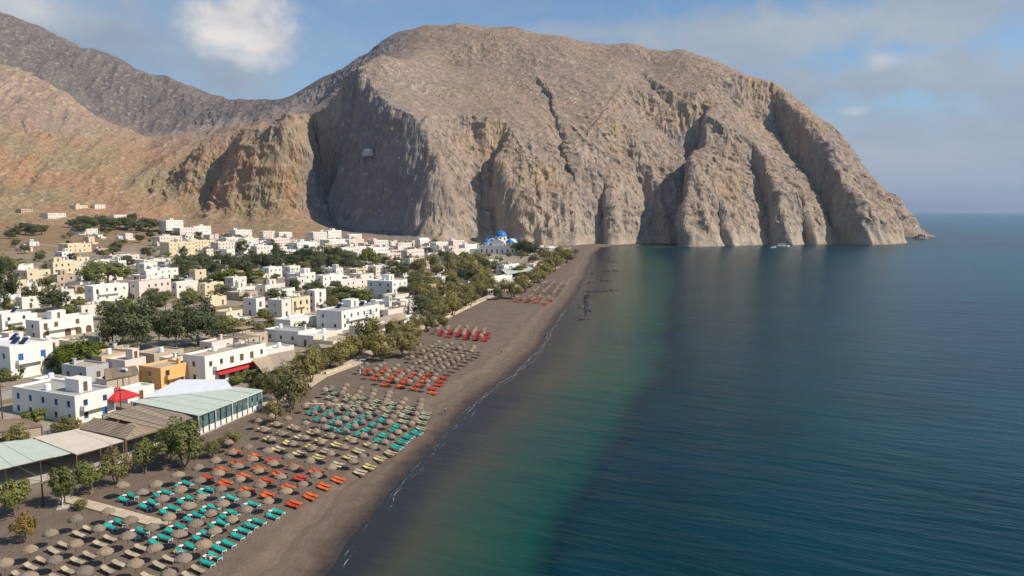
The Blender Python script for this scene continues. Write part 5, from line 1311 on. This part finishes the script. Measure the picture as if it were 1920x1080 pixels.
for q, rz, mt, bw, lab in LOUNGERS[:300]:
    bwm = MW[mt] if MW[mt] not in bw else bw.split()[-1] if MW[mt] != 'pale yellow' else 'yellow'
    o = empty('sun_lounger', q, rz, f'{bwm} lounger {lab}', 'sun lounger', f'loungers of the {bw} block')
    fm = FRAMES.get(mt, 'wood'); inst('frame', ('lf', fm), lounger_frame(fm), o); inst('mattress', ('lm', mt), lounger_mattress(mt), o); inst('backrest', ('lb', mt), lounger_back(mt), o)
if len(LOUNGERS) > 300:
    mb = MB(); ml = sorted({l[2] for l in LOUNGERS[300:]}) + ['wood']
    for q, rz, mt, bw, lab in LOUNGERS[300:]:
        c, s = math.cos(rz), math.sin(rz)
        for mk, mi in ((lounger_frame('wood'), len(ml) - 1), (lounger_mattress(mt), ml.index(mt)), (lounger_back(mt), ml.index(mt))):
            m, _, _ = mk(); mb.add([(q.x + x * c - y * s, q.y + x * s + y * c, q.z + z) for x, y, z in m.v], m.f, mi)
    tag(mb.build('far_loungers', ml), 'far rows of brown and red loungers under parasols', 'sun loungers', kind='stuff')


# ------------------------------------------------------------------ paths, walls, rocks, foam
def ribbon(pts, width, lift, zfun=ground_z, thick=0.3):
    m = MB(); L = []
    for i, p in enumerate(pts):
        d = (pts[min(i + 1, len(pts) - 1)] - pts[max(i - 1, 0)]); d.z = 0; d.normalize(); n = Vector((-d.y, d.x, 0)) * width / 2
        for s in (1, -1):
            q = p + n * s; L.append((q.x, q.y, float(zfun(q.x, q.y)) + lift)); L.append((q.x, q.y, float(zfun(q.x, q.y)) + lift - thick))
    k = len(pts)
    f = []
    for i in range(k - 1):
        a = i * 4; b = a + 4; f += [(a, a + 2, b + 2, b), (a, b, b + 1, a + 1), (a + 2, a + 3, b + 3, b + 2)]
    m.add(L, f); return m


def at_sea(x, y):
    d = px_dir(x, y); t = -CAMZ / d.z; return Vector((d.x * t, d.y * t, 0))


def resample(px, step, dz=0.0, fn=None):
    W = [fn(*p) if fn else at(*p, dz) for p in px]; out = []
    for a, b in zip(W[:-1], W[1:]):
        n = max(1, int((b - a).length / step))
        for i in range(n): out.append(a.lerp(b, i / n))
    return out + [W[-1]]


tag(ribbon(resample([(118, 934), (215, 960), (312, 987)], 1.0), 1.9, 0.16).build('boardwalk_path', 'path'), kind='structure')
tag(ribbon(resample([(572, 757), (640, 759), (715, 768), (760, 778)], 1.0), 0.9, 0.13).build('boardwalk_path', 'path'), kind='structure')
tag(ribbon(resample([(470, 762), (540, 742), (600, 705), (655, 685), (700, 660), (770, 622), (830, 597), (895, 566), (945, 545), (1000, 522), (1045, 500)], 4.0), 4.0, 0.16).build('promenade_path', 'path'), kind='structure')
for lab, px in (('low pale wall along promenade behind the far red loungers', [(610, 703), (658, 686)]), ('long low pale wall along promenade above crimson loungers', [(800, 616), (850, 590), (897, 567)])):
    tag(ribbon(resample(px, 2.0), 0.4, 0.8, thick=1.2).build('low_wall', 'path'), lab, 'wall')


for st in STREETS: tag(ribbon(st, 5.0, 0.12).build('street', 'street'), kind='structure')


def reef(px, width, label, seed):
    W = resample(px, 1.4, fn=at_sea); r = np.random.default_rng(seed); nv = 7; rows = []
    for i, p in enumerate(W):
        d = (W[min(i + 1, len(W) - 1)] - W[max(i - 1, 0)]); d.z = 0; d.normalize(); n = Vector((-d.y, d.x, 0)); e = min(1.0, 0.25 + min(i, len(W) - 1 - i) * 0.35)
        ww = r.uniform(0.35, 1.9); cc = r.uniform(-0.5, 0.5) * width
        for k in range(nv):
            t = k / (nv - 1) * 2 - 1; h = (1 - t * t) * 0.55 * e + r.uniform(-0.3, 0.3) * (abs(t) < 0.9); q = p + n * (t * width / 2 * e * ww + cc) + d * r.uniform(-0.6, 0.6); rows.append((q.x, q.y, -0.25 + h))
    f = [(i * nv + k, i * nv + k + 1, (i + 1) * nv + k + 1, (i + 1) * nv + k) for i in range(len(W) - 1) for k in range(nv - 1)]
    tag(mesh_obj('reef_ledge', rows, f, 'reefrock'), label, 'rock', 'dark beach rock ledges in the shallows')


for i, (px, w, lab) in enumerate([([(1103, 551), (1100, 565), (1104, 580), (1099, 595)], 2.2, 'broken dark rock ledge running along the shore toward the nearest ledge'), ([(1102, 548), (1130, 546), (1164, 545)], 6.0, 'dark rock ledge reaching out from the beach, widest of the ledges'), ([(1072, 600), (1090, 598), (1108, 599)], 3.4, 'dark rock ledge nearest the camera in the shallows'),
                                  ([(1128, 528), (1140, 526), (1152, 527)], 4.5, 'dark rock ledge just beyond the widest ledge'), ([(1130, 510), (1150, 508), (1165, 509)], 5.0, 'far dark rock ledge below the headland'), ([(1125, 491), (1142, 490), (1160, 492)], 6.0, 'farthest dark rock ledge close to the headland'), ([(1110, 514), (1122, 511)], 3.0, 'small dark rock at the waterline beyond the farthest loungers'), ([(1104, 532), (1118, 529)], 2.6, 'small dark rock at the waterline just short of widest ledge'), ([(1124, 479), (1142, 477)], 5.0, 'low dark rock off the last corner of the beach'), ([(1084, 577), (1097, 574)], 2.0, 'small dark rock touching the shore near the nearest ledge')]): reef(px, w, lab, i)


def foam():
    mb = MB(); r = random.Random(4)
    P = [Vector((x, y, 0)) for x, y in SHORE[3:16]]; S = []
    for a, b in zip(P[:-1], P[1:]):
        n = int((b - a).length / 0.45)
        for i in range(n): S.append(a.lerp(b, i / n))

    def strand(i0, i1, off, wid):
        pts = []; ph = r.uniform(0, 6); amp = r.uniform(0.1, 0.35)
        for i in range(max(i0, 1), min(i1, len(S) - 2)):
            d = (S[i + 1] - S[i - 1]).normalized(); n = Vector((d.y, -d.x, 0)); s = (i - i0) / max(1, i1 - i0)
            # follow the true waterline, which wanders about the drawn one
            x = 0.0
            for k in range(3): q = S[i] + n * x; x += float(shore_t(q.x, q.y))
            wid2 = 0.32; c = S[i] + n * (x + off + amp * math.sin(i * 0.13 + ph) + 0.15 * math.sin(i * 0.41 + ph * 2)); w = wid * (math.sin(math.pi * s) ** 0.5) * max(0.0, r.uniform(-0.35, 1.0)) * wid2
            pts.append((c + n * w, c - n * w))
        v = [(p.x, p.y, 0.03) for ab in pts for p in ab]; mb.add(v, [(2 * i, 2 * i + 1, 2 * i + 3, 2 * i + 2) for i in range(len(pts) - 1)])
    def idx(y): return min(range(len(S)), key=lambda i: abs(S[i].y - y))
    for (ya, yb, off, w) in [(82, 87, 1.2, 0.16), (86, 89, 0.6, 0.12), (100, 109, 1.2, 0.15), (102, 112, 0.4, 0.10), (108, 115, 0.8, 0.07), (122, 130, 0.8, 0.16), (125, 131, 0.2, 0.08), (145, 158, 0.7, 0.20), (150, 170, 0.2, 0.2), (156, 180, 1.0, 0.2), (165, 195, 0.3, 0.25), (178, 205, 1.1, 0.25), (190, 215, 0.3, 0.25), (205, 240, 0.6, 0.3), (215, 260, 0.1, 0.25), (235, 275, 0.9, 0.35), (270, 300, 0.4, 0.3), (285, 330, 0.8, 0.25), (92, 97, 0.5, 0.06), (114, 121, 0.4, 0.06), (131, 146, 0.4, 0.08)]:
        strand(idx(ya), idx(yb), off, w)
    for k in range(40):
        i = r.randrange(60, len(S) - 80); strand(i, i + r.randrange(6, 20), r.uniform(0.0, 2.2), r.uniform(0.03, 0.12))
    tag(mb.build('sea_foam', 'foam'), 'thin white foam lines where small waves break', 'foam', kind='stuff')


foam()


# ------------------------------------------------------------------ poles, boats, people
def utility_pole(x, y, hpx, label, mat='dark_wood', lamp=False):
    P = at(x, y); h = hpx * P.y / F; o = empty('lamp_post' if lamp else 'utility_pole', P, R(20), label, 'lamp post' if lamp else 'pole')
    MB().tube([(0, 0, -0.5), (0, 0, h)], [0.14, 0.09], 8).build('pole', mat, o)
    if lamp:
        MB().tube([(0, 0, h - 0.1), (0.5, 0, h + 0.15), (1.0, 0, h + 0.1)], 0.05, 6).build('arm', mat, o); MB().obox((1.1, 0, h + 0.05), (1, 0, 0), (0, 1, 0), (0, 0, 1), 0.3, 0.13, 0.07).build('lamp_head', 'steel', o)
    else:
        c = MB().box(-0.9, 0.9, -0.06, 0.06, h - 0.7, h - 0.56).build('cross_arm', mat, o)
        for k in (-0.75, 0, 0.75): MB().lathe([(0.04, 0), (0.07, 0.1), (0.03, 0.2)], 6, (k, 0, h - 0.56)).build('insulator', 'plastic_white', c)


for a in [(5, 790, 74, 'dark wooden pole at the left edge above the shed roof'), (229, 806, 84, 'tall wooden pole rising among the reed canopies'), (98, 852, 44, 'wooden pole standing at the cream canvas canopy'), (452, 500, 56, 'tall dark pole above the tree belt near the mountain'), (312, 610, 46, 'wooden pole beside the dark trees')]: utility_pole(*a)
for a in [(81, 948, 44, 'dark lamp post beside the boardwalk at lower left', 'dark_wood', True), (675, 700, 26, 'short white lamp post beside the beach bar', 'frame_white', True)]: utility_pole(*a)
P = at(118, 952); o = empty('beach_shower', P, 0.4, 'pale beach shower post at the head of the boardwalk', 'shower'); MB().tube([(0, 0, -0.2), (0, 0, 2.3), (0.35, 0, 2.35)], 0.07, 6).build('post', 'frame_white', o); MB().box(-0.7, 0.7, -0.7, 0.7, -0.1, 0.13).build('base', 'concrete', o); MB().lathe([(0.02, 2.3), (0.12, 2.24), (0.12, 2.2)], 8, (0.38, 0, 0)).build('shower_head', 'steel', o)


def hull(L, Wd, D, n=12, flip=False):
    m = MB(); vs = []; k = 7
    for i in range(n + 1):
        s = i / n; w = Wd / 2 * (1 - (2 * s - 0.85) ** 2 * 0.9 if s > 0.42 else 1 - (0.42 - s) ** 2 * 0.9); w = max(w, 0.02) * (1 if s < 0.97 else 0.4); sheer = 0.18 * D * (2 * s - 0.7) ** 2
        for j in range(k):
            a = math.pi * j / (k - 1); vs.append((-L / 2 + L * s, w * math.cos(a), D + sheer - D * math.sin(a) ** 0.8))
    m.add(vs, [(i * k + j, i * k + j + 1, (i + 1) * k + j + 1, (i + 1) * k + j) for i in range(n) for j in range(k - 1)] + [tuple(range(k))])
    return m


def boat(x, y, lpx, label, cabin=True, yaw=0.0):
    d = px_dir(x, y); t = -CAMZ / d.z; P = Vector((d.x * t, d.y * t, 0)); L = lpx * P.y / F
    o = empty('excursion_boat', P + Vector((0, -8, -0.5)), yaw, label, 'boat'); hull(L, L * 0.26, L * 0.12).build('hull', 'plastic_white', o, True)
    MB().box(-L * 0.42, L * 0.30, -L * 0.10, L * 0.10, L * 0.10, L * 0.12).build('deck', 'wood', o)
    q = MB().box(-L * 0.28, L * 0.16, -L * 0.075, L * 0.075, L * 0.12, L * 0.22).box(-L * 0.32, L * 0.2, -L * 0.085, L * 0.085, L * 0.22, L * 0.235).build('cabin', 'plastic_white', o)
    MB().box(-L * 0.26, L * 0.14, -L * 0.0775, L * 0.0775, L * 0.155, L * 0.195).build('cabin_windows', 'glass', q); MB().tube([(0, 0, L * 0.23), (0, 0, L * 0.42)], L * 0.006, 5).build('mast', 'steel', o)


boat(1462, 463, 30, 'white excursion boat moored close under the headland cliff', yaw=0.15); boat(1445, 464, 13, 'small white boat left of the larger excursion boat', yaw=0.4)
P = at(620, 734); o = empty('rowing_boat', P + Vector((0, 0, 0.05)), R(-28), 'white rowing boat drawn up on the open sand', 'boat'); hull(3.6, 1.3, 0.55).build('hull', 'plastic_white', o, True)
for x in (-0.8, 0.3): MB().box(x, x + 0.25, -0.5, 0.5, 0.36, 0.40).build('thwart', 'wood', o)


def skerry(x, y, lpx, label, seed):
    d = px_dir(x, y); t = -CAMZ / d.z; P = Vector((d.x * t, d.y * t, 0)); L = lpx * P.y / F; r = np.random.default_rng(seed); nu, nv = 14, 7; vs = []
    for i in range(nu + 1):
        for j in range(nv + 1):
            a = i / nu * 2 - 1; b = j / nv * 2 - 1; vs.append((P.x + a * L / 2, P.y + b * L * 0.3, -1 + max(0, 1 - a * a - b * b * 0.8) * L * 0.28 * r.uniform(0.6, 1.3)))
    tag(mesh_obj('sea_rock', vs, [(i * (nv + 1) + j, (i + 1) * (nv + 1) + j, (i + 1) * (nv + 1) + j + 1, i * (nv + 1) + j + 1) for i in range(nu) for j in range(nv)], 'reefrock'), label, 'rock')


skerry(1726, 448, 32, 'small dark rock in the sea off the headland tip', 3)


def person(P, yaw, label, pose='stand', shirt='cloth_dark', shorts='cloth_blue'):
    """joints of one continuous body, grown with a skin modifier"""
    if pose == 'stand':
        J = {'pel': (0, 0, .92, .13), 'che': (0, 0, 1.25, .15), 'nec': (0, 0, 1.45, .06), 'hea': (0, .01, 1.56, .095), 'top': (0, .01, 1.68, .085)}
        arms = [((s * .19, 0, 1.40, .055), (s * .25, -.02, 1.13, .042), (s * .26, .08, .90, .033), (s * .26, .12, .80, .03)) for s in (-1, 1)]
        legs = [((s * .09, 0, .86, .09), (s * .11, .05 * s, .50, .06), (s * .12, .04 * s - .05, .08, .045), (s * .12, .04 * s + .1, .04, .035)) for s in (-1, 1)]
    else:
        J = {'pel': (0, 0, .55, .13), 'che': (0, -.12, .86, .15), 'nec': (0, -.14, 1.05, .06), 'hea': (0, -.12, 1.16, .095), 'top': (0, -.12, 1.28, .085)}
        arms = [((s * .19, -.13, 1.0, .055), (s * .27, -.05, .76, .042), (s * .22, .18, .66, .033), (s * .2, .27, .66, .03)) for s in (-1, 1)]
        legs = [((s * .09, .08, .53, .09), (s * .13, .48, .62, .06), (s * .14, .85, .46, .045), (s * .14, .95, .50, .035)) for s in (-1, 1)]
    names = list(J); vs = [J[k][:3] for k in names]; ra = [J[k][3] for k in names]; es = [(0, 1), (1, 2), (2, 3), (3, 4)]
    for ch, root in [(a, 1) for a in arms] + [(l, 0) for l in legs]:
        prev = root
        for q in ch: vs.append(q[:3]); ra.append(q[3]); es.append((prev, len(vs) - 1)); prev = len(vs) - 1
    o = empty('person', P, yaw, label, 'person')
    me = bpy.data.meshes.new('body'); me.from_pydata(vs, es, []); me.materials.append(M['skin']); b = link(bpy.data.objects.new('body', me), o)
    b.modifiers.new('skin', 'SKIN'); b.modifiers.new('sub', 'SUBSURF').render_levels = 1
    for i, sv in enumerate(me.skin_vertices[0].data): sv.radius = (ra[i], ra[i]); sv.use_root = i == 0
    a, c, n = Vector(J['pel'][:3]), Vector(J['che'][:3]), Vector(J['nec'][:3])
    MB().tube([a + (c - a) * 0.1, c, c + (n - c) * 0.55], [.17, .19, .13], 12).build('shirt', shirt, o, True)
    m = MB()
    for l in legs: m.tube([a + Vector((l[0][0] * 0.6, 0, 0)), Vector(l[0][:3]), Vector(l[0][:3]).lerp(Vector(l[1][:3]), 0.6)], [.135, .12, .09], 10)
    m.build('shorts', shorts, o, True)
    h = Vector(J['top'][:3]); MB().lathe([(0.115 * math.cos(t), 0.105 * math.sin(t)) for t in [(-0.25 + k * 0.304) for k in range(6)]], 10, (h.x, h.y - 0.015, h.z - 0.06)).build('hair', 'hair', o, True)
    for s in (-1, 1): MB().lathe([(0.012, -0.01), (0.014, 0.0), (0.0, 0.012)], 6, (s * 0.035, J['hea'][1] + 0.10, J['hea'][2] + 0.03)).build('eye', 'hair', o)


person(at(940, 666), 0.6, 'person in dark clothes walking on the open sand', 'stand'); person(at(835, 777), 2.4, 'person in a pale shirt strolling near the waterline', 'stand', 'plastic_white')
person(at(330, 1046) + Vector((0, 0, 0.0)), -0.6, 'person in yellow sitting on a lounger near the bottom edge', 'sit', 'cloth_yellow'); person(at(392, 1056), -0.6, 'person in blue sitting under a parasol near the bottom edge', 'sit', 'cloth_blue', 'plastic_white')
person(at(700, 842), 1.0, 'person in blue standing beside the dense teal loungers', 'stand', 'cloth_blue'); person(at(560, 738), 2.0, 'person in dark clothes standing near the white rowing boat', 'stand')


# ------------------------------------------------------------------ the air
def haze():
    m = bpy.data.materials.new('sea_haze'); m.use_nodes = True; nt = m.node_tree; nt.nodes.clear()
    out = nt.nodes.new('ShaderNodeOutputMaterial'); v = nt.nodes.new('ShaderNodeVolumePrincipled')
    v.inputs['Color'].default_value = (0.52, 0.63, 0.84, 1); v.inputs['Density'].default_value = 0.000055; v.inputs['Anisotropy'].default_value = 0.2
    nt.links.new(v.outputs[0], out.inputs['Volume']); M['haze'] = m
    tag(MB().box(-30000, 62000, -16000, 62000, -60, 640).build('haze', 'haze'), 'thin bluish haze over the bay and mountains', 'haze', kind='stuff')


haze()
